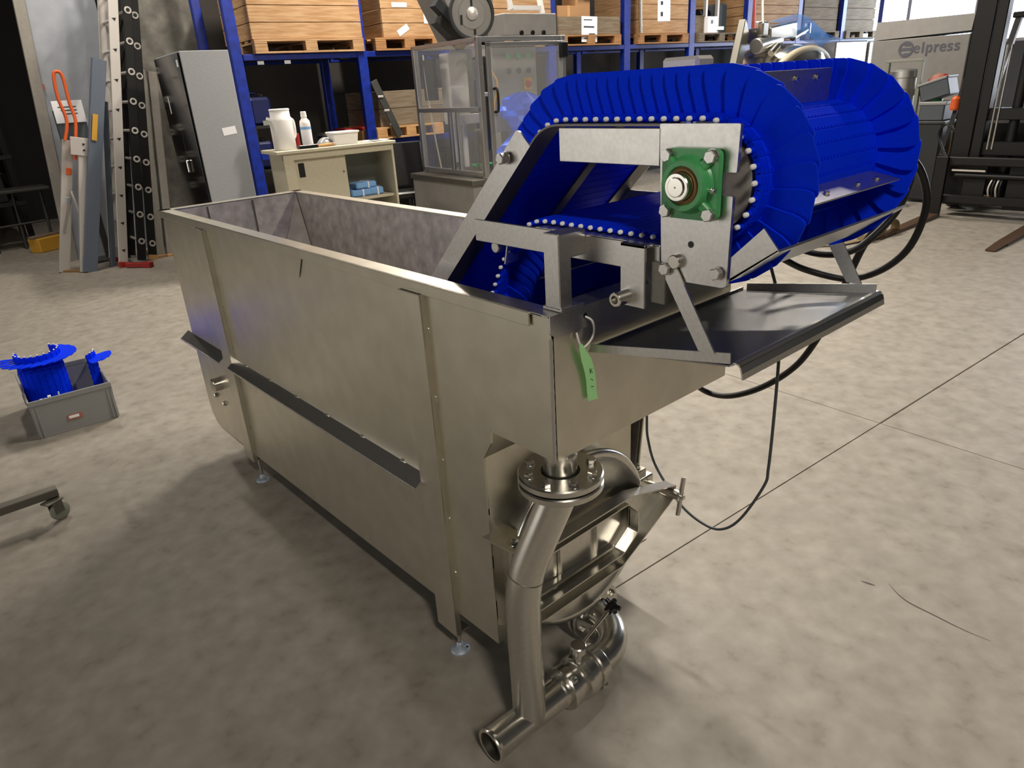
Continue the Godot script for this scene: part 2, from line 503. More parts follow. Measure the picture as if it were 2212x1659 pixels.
func round_poly(pts: Array, r: float, seg := 4) -> PackedVector2Array:
	# rounds the corners of a polygon; a point may carry its own radius as z
	var out := PackedVector2Array()
	var k := pts.size()
	for i in k:
		var p := Vector2(pts[i].x, pts[i].y)
		var rr: float = pts[i].z if pts[i] is Vector3 else r
		var a := Vector2(pts[(i + k - 1) % k].x, pts[(i + k - 1) % k].y) - p
		var b := Vector2(pts[(i + 1) % k].x, pts[(i + 1) % k].y) - p
		if rr <= 0.0:
			out.append(p); continue
		var half := absf(a.angle_to(b)) * 0.5
		var t := minf(rr / maxf(tan(half), 0.05), minf(a.length(), b.length()) * 0.48)
		var p0 := p + a.normalized() * t
		var p1 := p + b.normalized() * t
		for s in seg + 1:
			var u := float(s) / seg
			out.append(p0.lerp(p, u).lerp(p.lerp(p1, u), u))
	return out

func curve(pts: Array, n := 8) -> Array:
	# Catmull-Rom through the points
	var out := []
	for i in pts.size() - 1:
		var p0 = pts[maxi(i - 1, 0)]; var p1 = pts[i]; var p2 = pts[i + 1]; var p3 = pts[mini(i + 2, pts.size() - 1)]
		for s in n:
			out.append(p1.cubic_interpolate(p2, p0, p3, float(s) / n))
	out.append(pts[-1])
	return out

func bolt(called: String, p: Vector3, d: Vector3, r: float, h: float, m: Material, parent: Node, org := Vector3(), spin := 0.3) -> MeshInstance3D:
	var b := B.new()
	b.at(Vector3(), Basis(Vector3.UP, spin)).hexa(r, h)
	return inst(called, b.mesh(), m, parent, Transform3D(facing(d), p - org))

func tank() -> void:
	var o := Vector3(0.345, 0, -1.27)
	var t := thing("washing_tank", "long open stainless steel tank on adjustable feet under the blue conveyor", "tank", o)
	var H := 1.218
	var W := 0.695
	var zb := -2.551
	# outer side walls; the side seen is cut away below the overhanging front box
	var side := [Vector2(0, H - 0.006), Vector2(0, 0.885), Vector2(-0.224, 0.885), Vector2(-0.228, 0.845), Vector2(-0.262, 0.79), Vector2(-0.262, 0.185), Vector2(-2.2, 0.145), Vector3(-2.51, 0.15, 0.14), Vector2(-2.51, H - 0.006)]
	var poly := PackedVector2Array()
	for p in round_poly(side, 0.0, 8): poly.append(Vector2(-p.x, p.y))
	obj("side_wall", B.new().at(Vector3(), Basis(Vector3(0, 0, -1), Vector3.UP, Vector3(1, 0, 0))).prism(poly, 0.006, 0.012), M.steel, t, o)
	# the far side wall leans in towards the bottom
	obj("side_wall", B.new().hull([Vector3(0.661, H - 0.006, -0.225), Vector3(0.661, H - 0.006, -2.51), Vector3(0.585, 0.16, -2.4), Vector3(0.585, 0.187, -0.262)], Vector3(0.006, 0.0, 0)), M.steel, t, o)
	# end wall with its rounded foot
	var prof := [Vector3(W / 2, H - 0.006, -2.513)]
	for p in round_poly([Vector2(-2.513, H), Vector3(-2.513, 0.147, 0.14), Vector2(-2.1, 0.147)], 0.0, 8): prof.append(Vector3(W / 2, p.y, p.x))
	obj("end_wall", B.new().strip(prof, Vector3(W - 0.012, 0, 0), 0.006, Vector3(0, 0.3, 1)), M.steel, t, o)
	obj("bottom_plate", B.new().hull([Vector3(0.01, 0.147, -2.2), Vector3(W - 0.01, 0.147, -2.2), Vector3(W - 0.01, 0.186, -0.27), Vector3(0.01, 0.186, -0.27)], Vector3(0, 0.006, 0)), M.steel_dull, t, o)
	# lower front wall, set back under the overhanging box
	obj("lower_front_wall", B.new().span(Vector3(0.008, 0.187, -0.268), Vector3(0.585, 0.88, -0.262)).span(Vector3(0.579, 0.187, -0.42), Vector3(0.585, 0.88, -0.264)), M.steel, t, o)
	obj("gusset", B.new().hull([Vector3(0.012, 0.884, -0.225), Vector3(0.585, 0.884, -0.225), Vector3(0.585, 0.79, -0.263), Vector3(0.012, 0.79, -0.263)], Vector3(0, 0.002, 0.003)), M.steel, t, o)
	var g := B.new()
	g.tri(Vector3(0.013, 0.883, -0.1), Vector3(0.013, 0.883, -0.226), Vector3(0.013, 0.79, -0.262), Vector3.LEFT, Vector3.LEFT, Vector3.LEFT)
	# overhanging front box
	obj("front_box_face", B.new().span(Vector3(0.004, 0.878, -0.006), Vector3(0.668, H - 0.004, 0.0), 0.001), M.steel, t, o)
	obj("front_box_bottom", B.new().span(Vector3(0.008, 0.878, -0.226), Vector3(0.668, 0.884, -0.004)), M.steel, t, o)
	var sd := B.new().span(Vector3(0.662, 0.88, -0.23), Vector3(0.668, H - 0.004, -0.004))
	obj("front_box_side", sd, M.steel, t, o)
	# weld bead down the corner of the box
	var bead := []
	for i in 30: bead.append(Vector3(0.0045, 0.88 + i * 0.0100, -0.0005))
	var rad := []
	for i in 30: rad.append(0.0040 + 0.0006 * sin(i * 2.3))
	obj("corner_weld", B.new().tube(bead, 0.003, 6, true, rad), M.steel_frame, t, o)
	# rim: a folded channel along both sides and the end, an upright bar across the front
	for x in [[0.0, 0.05, 0.0], [W - 0.05, W, W]]:
		var b := B.new().span(Vector3(x[0], H - 0.005, zb), Vector3(x[1], H, -0.02), 0.002)
		var lip: float = x[2]
		b.span(Vector3(lip - 0.0025, H - 0.032, zb), Vector3(lip + 0.003, H - 0.0012, -0.058), 0.0022)
		obj("rim_side", b, M.steel, t, o)
	var re := B.new().span(Vector3(0, H - 0.005, zb), Vector3(W, H, zb + 0.05), 0.002).span(Vector3(0, H - 0.03, zb - 0.002), Vector3(W, H - 0.001, zb + 0.003), 0.002)
	obj("rim_end", re, M.steel, t, o)
	var rf := B.new().at(Vector3(0, 0, 0))
	var fp := PackedVector2Array([Vector2(0, H + 0.001), Vector2(0, H - 0.036), Vector2(0.014, H - 0.049), Vector2(W - 0.03, H - 0.049), Vector2(W - 0.03, H + 0.001)])
	rf.prism(fp, -0.002, 0.004)
	rf.span(Vector3(0, H - 0.004, -0.055), Vector3(W - 0.03, H + 0.001, 0.002), 0.001)
	obj("rim_front", rf, M.steel_frame, t, o)
	obj("drill_hole", B.new().at(Vector3(0.103, H - 0.022, 0.0038), facing(Vector3(0, 0, 1))).lathe([Vector2(0, 0.0006), Vector2(0.006, 0.0006)], 14), M.black_rubber, t, o)
	# posts: folded angles, each on a threaded foot
	for z in [-0.445, -1.972]:
		var yb: float = 0.10 if z > -1 else 0.125
		var p := B.new().span(Vector3(-0.014, yb, z - 0.098), Vector3(-0.009, H - 0.03, z), 0.0015)
		p.span(Vector3(-0.012, yb, z - 0.005), Vector3(0.007, H - 0.03, z), 0.0015)
		p.span(Vector3(-0.012, yb + 0.02, z - 0.098), Vector3(0.007, H - 0.03, z - 0.093), 0.0015)
		obj("post", p, M.steel, t, o)
		p = B.new().span(Vector3(W + 0.009, yb, z - 0.098), Vector3(W + 0.014, H - 0.03, z), 0.0015)
		p.span(Vector3(W - 0.007, yb, z - 0.005), Vector3(W + 0.012, H - 0.03, z), 0.0015)
		obj("post", p, M.steel, t, o)
		for k in 5:
			obj("weld", B.new().at(Vector3(0.006, 0.30 + k * 0.19 + (0.03 if z > -1 else 0.0), z + 0.001)).box(Vector3(), Vector3(0.004, 0.016, 0.005), 0.0015), M.steel_bright, t, o)
		for x in [0.022, W - 0.022]:
			var f := B.new().at(Vector3(x, 0, z - 0.043)).lathe([Vector2(0, 0.0), Vector2(0.031, 0.0), Vector2(0.0315, 0.004), Vector2(0.028, 0.008), Vector2(0.012, 0.014), Vector2(0.0095, 0.03), Vector2(0.007, 0.032)], 22, true)
			obj("foot", f, M.zinc, t, o)
			obj("foot_stud", B.new().rod(Vector3(x, 0.02, z - 0.043), Vector3(x, yb + 0.06, z - 0.043), 0.006), M.steel_bright, t, o)
			obj("foot_plate", B.new().span(Vector3(x - 0.03, yb + 0.003, z - 0.09), Vector3(x + 0.018, yb + 0.008, z - 0.004), 0.001), M.steel, t, o)
			bolt("foot_nut", Vector3(x + 0.016, 0.006, z - 0.026), Vector3(0, 1, 0), 0.005, 0.006, M.steel_bright, t, o)
	# sloping drip ledge between the posts and past the rear one
	for z in [[-0.543, -1.972], [-2.07, -2.575]]:
		var q := [Vector3(0.006, 0.628, z[0]), Vector3(0.006, 0.628, z[1]), Vector3(-0.036, 0.598, z[1]), Vector3(-0.036, 0.598, z[0])]
		var b := B.new().hull(q, Vector3(0.001, 0.003, 0))
		b.span(Vector3(-0.037, 0.594, z[1]), Vector3(-0.034, 0.6, z[0]))
		obj("drip_ledge", b, M.steel_frame, t, o)
		for k in 6:
			var zz: float = lerpf(z[0], z[1], (k + 0.5) / 6.0)
			if z[0] > -1: obj("weld", B.new().box(Vector3(0.004, 0.632, zz), Vector3(0.005, 0.005, 0.018), 0.0015), M.steel_bright, t, o)
	obj("lifting_tab", B.new().hull([Vector3(0.004, H - 0.033, -1.12), Vector3(0.004, H - 0.033, -1.21), Vector3(0.004, H - 0.10, -1.165), Vector3(0.004, H - 0.10, -1.16)], Vector3(-0.002, 0, 0)), M.steel, t, o)
	for p in [Vector3(0.005, 0.345, -2.36), Vector3(0.005, 0.33, -2.26)]: bolt("side_bolt", p, Vector3(-1, 0, 0), 0.011, 0.012, M.steel_bright, t, o)
	obj("side_spout", B.new().rod(Vector3(0.01, 0.43, -2.27), Vector3(-0.03, 0.43, -2.27), 0.032, 18), M.steel_bright, t, o)
	# inside: lining sheets, a sloping far corner plate and vertical seams on the end wall
	obj("inner_lining", B.new().hull([Vector3(0.658, H - 0.006, -0.23), Vector3(0.658, H - 0.006, -2.505), Vector3(0.582, 0.2, -2.4), Vector3(0.582, 0.2, -0.27)], Vector3(-0.003, 0, 0)), M.steel_inside, t, o)
	obj("inner_lining", B.new().span(Vector3(0.013, 0.2, -2.505), Vector3(0.018, H - 0.006, -0.27)), M.steel_inside, t, o)
	obj("inner_lining", B.new().span(Vector3(0.014, 0.3, -2.507), Vector3(W - 0.014, H - 0.006, -2.502)), M.steel_inside, t, o)
	var c := B.new()
	var top := Vector3(0.652, H - 0.012, -2.5)
	var ca := Vector3(0.42, 0.62, -2.5)
	var cb := Vector3(0.61, 0.62, -2.22)
	var cn := (ca - top).cross(cb - top).normalized()
	if cn.z < 0: cn = -cn
	c.tri(top, ca, cb, cn, cn, cn)
	c.tri(top + cn * 0.003, ca + cn * 0.003, cb + cn * 0.003, cn, cn, cn)
	obj("corner_plate", c, M.steel_inside, t, o)
	for x in [0.20, 0.42]: obj("seam", B.new().span(Vector3(x, 0.32, -2.503), Vector3(x + 0.008, H - 0.01, -2.499), 0.001), M.steel_dull, t, o)
	flap_door(t, o)
	drain(t, o)

func flap_door(t: Node3D, o: Vector3) -> void:
	# round clean-out hatch: neck, domed lid with a rolled rim, hinge, clamp bar and T-screw
	var c := Vector3(0.285, 0.44, -0.263)
	var fz := facing(Vector3(0, 0, 1))
	var b := B.new().at(c, fz).lathe([Vector2(0.245, 0.0), Vector2(0.245, 0.045), Vector2(0.256, 0.05), Vector2(0.256, 0.056)], 48)
	obj("hatch_neck", b, M.steel_pipe, t, o)
	b = B.new().at(c, fz).lathe([Vector2(0.262, 0.058), Vector2(0.270, 0.062), Vector2(0.272, 0.07), Vector2(0.268, 0.078), Vector2(0.258, 0.082), Vector2(0.248, 0.078), Vector2(0.235, 0.068), Vector2(0.20, 0.066), Vector2(0.10, 0.074), Vector2(0, 0.077)], 56, true)
	obj("hatch_lid", b, M.steel_pipe, t, o)
	# clamp bar: a pan with folded rims, drawn out to a point on the right
	var out := round_poly([Vector3(0.03, 0.53, 0.03), Vector3(0.44, 0.535, 0.01), Vector3(0.655, 0.475, 0.006), Vector3(0.645, 0.43, 0.01), Vector3(0.48, 0.345, 0.02), Vector3(0.40, 0.305, 0.03), Vector3(0.03, 0.305, 0.05)], 0.02, 5)
	var inn := round_poly([Vector3(0.04, 0.50, 0.02), Vector3(0.43, 0.505, 0.01), Vector3(0.475, 0.46, 0.01), Vector3(0.475, 0.39, 0.01), Vector3(0.41, 0.345, 0.02), Vector3(0.04, 0.345, 0.03)], 0.02, 5)
	var mk := func(poly: PackedVector2Array, z0: float, z1: float, th: float) -> B:
		var r := B.new()
		var k := poly.size()
		for i in k:
			var p := poly[i]; var q := poly[(i + 1) % k]
			var d := (q - p).orthogonal().normalized() * th
			r.hull([Vector3(p.x, p.y, z0), Vector3(q.x, q.y, z0), Vector3(q.x, q.y, z1), Vector3(p.x, p.y, z1)], Vector3(d.x, d.y, 0))
		return r
	b = mk.call(out, -0.175, -0.135, 0.004)
	obj("clamp_rim", b, M.steel_pipe, t, o)
	b = mk.call(inn, -0.178, -0.14, -0.004)
	obj("clamp_inner_rim", b, M.steel_pipe, t, o)
	# web between the two rims
	b = B.new()
	b.span(Vector3(0.05, 0.505, -0.176), Vector3(0.44, 0.528, -0.172)).span(Vector3(0.05, 0.31, -0.176), Vector3(0.40, 0.343, -0.172))
	b.prism(PackedVector2Array([Vector2(0.43, 0.505), Vector2(0.475, 0.46), Vector2(0.475, 0.39), Vector2(0.41, 0.345), Vector2(0.40, 0.31), Vector2(0.48, 0.347), Vector2(0.645, 0.432), Vector2(0.652, 0.472), Vector2(0.44, 0.531)]), -0.176, -0.172)
	obj("clamp_web", b, M.steel_pipe, t, o)
	obj("lid_rib", B.new().span(Vector3(0.10, 0.36, -0.188), Vector3(0.40, 0.365, -0.172)).span(Vector3(0.18, 0.365, -0.188), Vector3(0.185, 0.49, -0.176)).span(Vector3(0.33, 0.365, -0.188), Vector3(0.335, 0.49, -0.176)), M.steel_pipe, t, o)
	# T-screw
	b = B.new().rod(Vector3(0.640, 0.452, -0.26), Vector3(0.640, 0.452, -0.095), 0.008)
	b.rod(Vector3(0.640, 0.452, -0.135), Vector3(0.640, 0.452, -0.105), 0.017)
	b.rod(Vector3(0.652, 0.515, -0.108), Vector3(0.629, 0.389, -0.108), 0.0075)
	obj("clamp_screw", b, M.steel_pipe, t, o)
	obj("screw_lug", B.new().span(Vector3(0.60, 0.432, -0.262), Vector3(0.67, 0.472, -0.235), 0.004), M.steel, t, o)
	bolt("lug_bolt", Vector3(0.555, 0.545, -0.215), Vector3.UP, 0.012, 0.016, M.steel_bright, t, o)
	obj("lug_bracket", B.new().span(Vector3(0.53, 0.515, -0.262), Vector3(0.58, 0.545, -0.195), 0.002), M.steel, t, o)
	# hinge on the left
	b = B.new().hull([Vector3(-0.02, 0.56, -0.262), Vector3(0.06, 0.56, -0.262), Vector3(0.06, 0.555, -0.17), Vector3(0.0, 0.553, -0.16)], Vector3(0, 0.006, 0))
	b.rod(Vector3(0.02, 0.30, -0.19), Vector3(0.02, 0.562, -0.19), 0.014)
	obj("hatch_hinge", b, M.steel_pipe, t, o)
	bolt("hinge_bolt", Vector3(0.03, 0.565, -0.185), Vector3.UP, 0.011, 0.012, M.steel_bright, t, o)

func flange_pair(t: Node3D, o: Vector3, c: Vector3, d: Vector3, r: float, bore: float) -> void:
	var bs := facing(d)
	for k in 2:
		var y0 := 0.022 * k
		var b := B.new().at(c, bs).lathe([Vector2(bore, y0), Vector2(r - 0.002, y0), Vector2(r, y0 + 0.002), Vector2(r, y0 + 0.014), Vector2(r - 0.003, y0 + 0.017), Vector2(bore, y0 + 0.017), Vector2(bore, y0)], 44)
		obj("flange", b, M.steel_pipe, t, o)
	obj("gasket", B.new().at(c, bs).lathe([Vector2(bore, 0.017), Vector2(r - 0.012, 0.017), Vector2(r - 0.012, 0.022), Vector2(bore, 0.022)], 36), M.black_rubber, t, o)
	for i in 8:
		var a := TAU * (i + 0.5) / 8
		var p := c + bs * Vector3(cos(a) * (r - 0.022), 0.0385, sin(a) * (r - 0.022))
		bolt("flange_bolt", p, d, 0.0115, 0.013, M.steel_bright, t, o, i * 0.4)

func drain(t: Node3D, o: Vector3) -> void:
	# outlet under the box: stub, flanges, down-pipe, tee along the floor, butterfly valve, elbow and second flange
	var c := Vector3(0.052, 0.79, -0.034)
	obj("outlet_stub", B.new().rod(Vector3(c.x, 0.80, c.z), Vector3(c.x, 0.88, c.z), 0.040, 32), M.steel_pipe, t, o)
	flange_pair(t, o, c, Vector3.UP, 0.1, 0.046)
	var y := 0.078
	var z := -0.092
	var path := []
	for p in [Vector3(c.x, 0.795, c.z), Vector3(c.x - 0.003, 0.772, c.z - 0.003), Vector3(0.035, 0.725, -0.048), Vector3(-0.008, 0.60, -0.078), Vector3(-0.026, 0.54, -0.088), Vector3(-0.036, 0.47, -0.092), Vector3(-0.038, 0.40, z), Vector3(-0.038, 0.25, z), Vector3(-0.038, y, z)]: path.append(p)
	obj("down_pipe", B.new().tube(curve(path, 5), 0.0445, 32), M.steel_pipe, t, o)
	obj("pipe_weld", B.new().at(Vector3(-0.026, 0.54, -0.088), facing(Vector3(0.28, 1, 0.16))).lathe([Vector2(0.0445, -0.002), Vector2(0.0457, 0), Vector2(0.0445, 0.002)], 32), M.steel_dull, t, o)
	var fx := facing(Vector3(1, 0, 0))
	var tee := B.new().at(Vector3(-0.178, y, z), fx).lathe([Vector2(0.039, 0.2), Vector2(0.039, 0.0), Vector2(0.047, 0.0), Vector2(0.048, 0.004), Vector2(0.045, 0.010), Vector2(0.043, 0.014), Vector2(0.043, 0.245), Vector2(0.046, 0.25), Vector2(0.047, 0.268)], 40)
	obj("floor_tee", tee, M.steel_pipe, t, o)
	obj("tee_plug", B.new().at(Vector3(-0.03, y, z), fx).lathe([Vector2(0.0385, 0.0), Vector2(0, 0.01)], 24), M.rust, t, o)
	# valve body with clamped unions
	var v := B.new().at(Vector3(0.085, y, z), fx).lathe([Vector2(0.047, 0.0), Vector2(0.060, 0.0), Vector2(0.062, 0.004), Vector2(0.060, 0.032), Vector2(0.053, 0.036), Vector2(0.053, 0.055), Vector2(0.065, 0.058), Vector2(0.067, 0.075), Vector2(0.065, 0.095), Vector2(0.055, 0.098), Vector2(0.055, 0.112), Vector2(0.061, 0.114), Vector2(0.063, 0.120), Vector2(0.061, 0.146), Vector2(0.048, 0.15), Vector2(0.044, 0.158), Vector2(0.044, 0.19)], 40)
	obj("butterfly_valve", v, M.steel_pipe, t, o)
	var q := B.new().rod(Vector3(0.155, y + 0.05, z), Vector3(0.155, y + 0.092, z), 0.0145, 18).rod(Vector3(0.155, y + 0.092, z), Vector3(0.155, y + 0.118, z), 0.0235, 22)
	obj("valve_stem", q, M.steel_pipe, t, o)
	for k in 4:
		var an := k * TAU / 4 + 0.6
		obj("union_lug", B.new().at(Vector3(0.10 + 0.11 * (k % 2), y, z)).box(Vector3(0.0, 0.062 * cos(an), 0.062 * sin(an)), Vector3(0.02, 0.016, 0.016), 0.003), M.steel_pipe, t, o)
	obj("valve_lever", B.new().rod(Vector3(0.16, y + 0.108, z), Vector3(0.325, y + 0.122, z - 0.03), 0.0055, 12, 0.0065), M.steel_bright, t, o)
	var kb := B.new().at(Vector3(0.325, y + 0.122, z - 0.03), facing(Vector3(0.165, 0.014, -0.03)))
	kb.lathe([Vector2(0, -0.012), Vector2(0.012, -0.012), Vector2(0.015, 0.008), Vector2(0.015, 0.02), Vector2(0, 0.022)], 16)
	for k in 5:
		kb.rod(Vector3(0, 0.014, 0), Vector3(cos(TAU * k / 5) * 0.027, 0.016, sin(TAU * k / 5) * 0.027), 0.0085, 10, 0.0075)
	obj("lever_knob", kb, M.black_plastic, t, o)
	# elbow towards the tank
	var el := []
	for i in 13:
		var a := PI / 2 * i / 12
		el.append(Vector3(0.265 + 0.105 * sin(a), y + 0.022 * i / 12.0, z - 0.105 + 0.105 * cos(a)))
	el.append(Vector3(0.37, 0.105, -0.215))
	obj("elbow", B.new().tube(el, 0.044, 28), M.steel_pipe, t, o)
	flange_pair(t, o, Vector3(0.37, 0.107, -0.252), Vector3(0, 0, 1), 0.098, 0.044)
	obj("inlet_stub", B.new().rod(Vector3(0.33, 0.135, -0.255), Vector3(0.33, 0.135, -0.45), 0.055, 24), M.steel_dull, t, o)

func belt_path() -> Array:
	# closed loop of (z, y) points through the pins, in the direction of travel
	var cy := 1.477
	var cz := 0.25
	var r := 0.1045
	var p := []
	var tail := Vector2(-1.146, 0.4082)
	for i in 25:   # round the tail, from below to above
		var a := deg_to_rad(-45.0 - 180.0 * i / 24.0)
		p.append(tail + Vector2(cos(a), sin(a)) * r)
	for i in 13:   # bend at the top of the slope
		var a := deg_to_rad(135.0 - 45.0 * i / 12.0)
		p.append(Vector2(-0.075, cy + r - 0.11) + Vector2(cos(a), sin(a)) * 0.11)
	p.append(Vector2(0.1, cy + r))
	for i in 25:   # over the head drum
		var a := deg_to_rad(90.0 - 180.0 * i / 24.0)
		p.append(Vector2(cz, cy) + Vector2(cos(a), sin(a)) * r)
	for q in [Vector2(0.163, 1.373), Vector2(0.0, 1.374), Vector2(-0.105, 1.375), Vector2(-0.158, 1.374), Vector2(-0.205, 1.358), Vector2(-0.246, 1.32), Vector2(-0.291, 1.262), Vector2(-0.342, 1.171), Vector2(-0.45, 1.0), Vector2(-0.62, 0.80)]: p.append(q)
	return p

func conveyor() -> void:
	var o := Vector3(0.38, 1.22, -0.02)
	var t := thing("belt_conveyor", "blue side-walled belt conveyor on a steel frame climbing out of the tank", "conveyor", o)
	var x := 0.115
	# --- frame
	var zy := Basis(Vector3(0, 0, 1), Vector3.UP, Vector3(-1, 0, 0))   # a prism drawn in (z, y), thickened towards -x
	var guard := round_poly([Vector3(-0.216, 1.544, 0.012), Vector3(-0.196, 1.563, 0.012), Vector3(-0.186, 1.560, 0.008), Vector2(-0.156, 1.531), Vector2(-1.15, 0.54), Vector2(-1.2, 0.56)], 0.0, 4)
	for sx in [x, 0.645]:
		obj("side_guard", B.new().at(Vector3(sx, 0, 0), zy).prism(guard, -0.004, 0.001), M.steel_frame, t, o)
		obj("guide_bar", B.new().span(Vector3(sx - 0.003, 1.504, -0.068), Vector3(sx + 0.003, 1.568, 0.18), 0.002), M.steel_frame, t, o)
		var head := [Vector2(0.178, 1.575), Vector2(0.335, 1.575), Vector2(0.333, 1.5), Vector2(0.309, 1.5), Vector2(0.309, 1.462), Vector2(0.329, 1.462), Vector3(0.327, 1.306, 0.012), Vector2(0.19, 1.304)]
		obj("head_plate", B.new().at(Vector3(sx, 0, 0), zy).prism(round_poly(head, 0.003, 3), -0.006, 0.002), M.steel_frame, t, o)
		obj("lower_bar", B.new().span(Vector3(sx - 0.003, 1.311, -0.36), Vector3(sx + 0.003, 1.363, 0.185), 0.0015), M.steel_frame, t, o)
	# support strips that the belt edges slide on: flat on top, curved over the bend, then down the slope
	var sl := []
	for q in [Vector2(0.18, 1.5705), Vector2(-0.075, 1.5705)]: sl.append(q)
	for i in range(1, 9):
		var a := deg_to_rad(90.0 + 45.0 * i / 8.0)
		sl.append(Vector2(-0.075, 1.4705) + Vector2(cos(a), sin(a)) * 0.1000)
	sl.append(Vector2(-0.1457, 1.5412) + Vector2(-0.7071, -0.7071) * 1.25)
	var lo := [Vector2(0.185, 1.361), Vector2(-0.15, 1.361), Vector2(-0.19, 1.35), Vector2(-0.22, 1.325)]
	for w in [[0.142, 0.055], [0.618, 0.055], [0.38, 0.03]]:
		var pts := []
		for q in sl: pts.append(Vector3(w[0], q.y, q.x))
		obj("wear_strip", B.new().strip(pts, Vector3(w[1], 0, 0), 0.004), M.steel_dull, t, o)
		pts = []
		for q in lo: pts.append(Vector3(w[0], q.y, q.x))
		if w[0] != 0.38: obj("return_strip", B.new().strip(pts, Vector3(w[1], 0, 0), 0.003), M.steel_frame, t, o)
	# cross members
	for p in [Vector3(0.38, 1.30, 0.16), Vector3(0.38, 1.30, -0.30)]:
		obj("cross_tube", B.new().rod(p + Vector3(-0.26, 0, 0), p + Vector3(0.26, 0, 0), 0.014), M.steel_frame, t, o)
	obj("return_guide", B.new().hull([Vector3(0.125, 1.312, -0.262), Vector3(0.125, 1.262, -0.275), Vector3(0.185, 1.262, -0.275), Vector3(0.185, 1.312, -0.262)], Vector3(0, 0.001, 0.004)), M.steel_frame, t, o)
	# post with foot plate on the rim, and its arm to the frame
	for mx in [0, 1]:
		var p0 := Vector3(0.036, 1.223, -0.043) if mx == 0 else Vector3(0.66, 1.223, -0.043)
		var sg := 1.0 if mx == 0 else -1.0
		var post := B.new().span(Vector3(p0.x - 0.002, 1.224, -0.044), Vector3(p0.x + 0.034 * sg, 1.377, 0.0), 0.002)
		obj("support_post", post, M.steel_frame, t, o)
		obj("support_arm", B.new().span(Vector3(p0.x + 0.03 * sg, 1.325, -0.043), Vector3(x - 0.002 if mx == 0 else 0.647, 1.3765, -0.001), 0.002), M.steel_frame, t, o)
		if mx == 0:
			obj("foot_plate", B.new().span(Vector3(0.030, 1.2195, -0.048), Vector3(0.10, 1.2265, 0.006), 0.002), M.steel_frame, t, o)
			bolt("foot_bolt", Vector3(0.052, 1.2265, -0.02), Vector3.UP, 0.009, 0.006, M.steel_frame, t, o)
	# clevis plate with its sleeve bolt
	var cl := B.new().span(Vector3(0.092, 1.243, 0.108), Vector3(0.099, 1.365, 0.167), 0.0015)
	cl.span(Vector3(0.092, 1.358, 0.108), Vector3(0.118, 1.365, 0.167), 0.0015)
	obj("clevis_plate", cl, M.steel_frame, t, o)
	var sb := B.new().at(Vector3(0.099, 1.262, 0.123), facing(Vector3(-1, 0, 0))).lathe([Vector2(0.0145, 0.0), Vector2(0.0145, 0.038), Vector2(0.013, 0.041), Vector2(0.0085, 0.041), Vector2(0.007, 0.03), Vector2(0, 0.03)], 20)
	obj("sleeve_bolt", sb, M.steel_bright, t, o)
	obj("clevis_channel", B.new().span(Vector3(0.105, 1.255, 0.172), Vector3(0.135, 1.335, 0.205), 0.0015), M.steel_dull, t, o)
	obj("spacer", B.new().rod(Vector3(0.10, 1.341, 0.225), Vector3(0.13, 1.341, 0.225), 0.013, 18), M.steel_bright, t, o)
	bolt("head_bolt", Vector3(0.109, 1.331, 0.310), Vector3(-1, 0, 0), 0.011, 0.010, M.steel_frame, t, o)
	bolt("guard_bolt", Vector3(0.108, 1.506, -0.228), Vector3(-1, 0, 0), 0.0125, 0.02, M.steel_frame, t, o)
	obj("plate_hole", B.new().at(Vector3(0.1128, 1.374, 0.252), facing(Vector3(-1, 0, 0))).lathe([Vector2(0, 0.0005), Vector2(0.006, 0.0005)], 12), M.black_rubber, t, o)
	# scraper angle under the head
	var sc := B.new()
	sc.hull([Vector3(0.118, 1.318, 0.33), Vector3(0.118, 1.382, 0.415), Vector3(0.118, 1.415, 0.386), Vector3(0.118, 1.36, 0.33)], Vector3(0.004, 0, 0))
	sc.hull([Vector3(0.118, 1.318, 0.33), Vector3(0.118, 1.380, 0.416), Vector3(0.62, 1.380, 0.416), Vector3(0.62, 1.318, 0.33)], Vector3(0, 0.003, -0.003))
	obj("scraper_angle", sc, M.steel_frame, t, o)
	# drum with end discs and sprockets
	obj("head_drum", B.new().at(Vector3(0.15, 1.477, 0.25), facing(Vector3(1, 0, 0))).lathe([Vector2(0, 0.0), Vector2(0.091, 0.0), Vector2(0.091, 0.012), Vector2(0.086, 0.012), Vector2(0.086, 0.45), Vector2(0.091, 0.45), Vector2(0.091, 0.462), Vector2(0, 0.462)], 32), M.aluminium, t, o)
	# bearing: green cast square flange with hub, ribs and grease nipple, steel insert and shaft
	for sx in [1.0, -1.0]:
		var bc := Vector3(0.109, 1.479, 0.254) if sx > 0 else Vector3(0.651, 1.479, 0.254)
		var bb := Basis(Vector3(0, 0, 1), Vector3.UP, Vector3(-1, 0, 0)) if sx > 0 else Basis(Vector3(0, 0, -1), Vector3.UP, Vector3(1, 0, 0))
		var bear := thing_part("bearing", t, bc - o)
		var h := B.new().at(Vector3(), bb)
		var sq := []
		for e in [[-1, -1], [1, -1], [1, 1], [-1, 1]]: sq.append(Vector3(e[0] * 0.056, e[1] * 0.058, 0.013))
		h.prism(round_poly(sq, 0.013, 5), 0.0, 0.013, true)
		h.at(Vector3(), bb * facing(Vector3(0, 0, 1)))
		h.lathe([Vector2(0.050, 0.012), Vector2(0.046, 0.017), Vector2(0.043, 0.030), Vector2(0.041, 0.034), Vector2(0.033, 0.034), Vector2(0.031, 0.028)], 36)
		h.at(Vector3(), bb)
		for e in [[-1, -1], [1, -1], [1, 1], [-1, 1]]:
			h.bar(Vector3(e[0] * 0.028, e[1] * 0.028, 0.019), Vector3(e[0] * 0.050, e[1] * 0.050, 0.012), 0.016, 0.012, Vector3(0, 0, 1), 0.003)
		obj("housing", h, M.green_paint, bear)
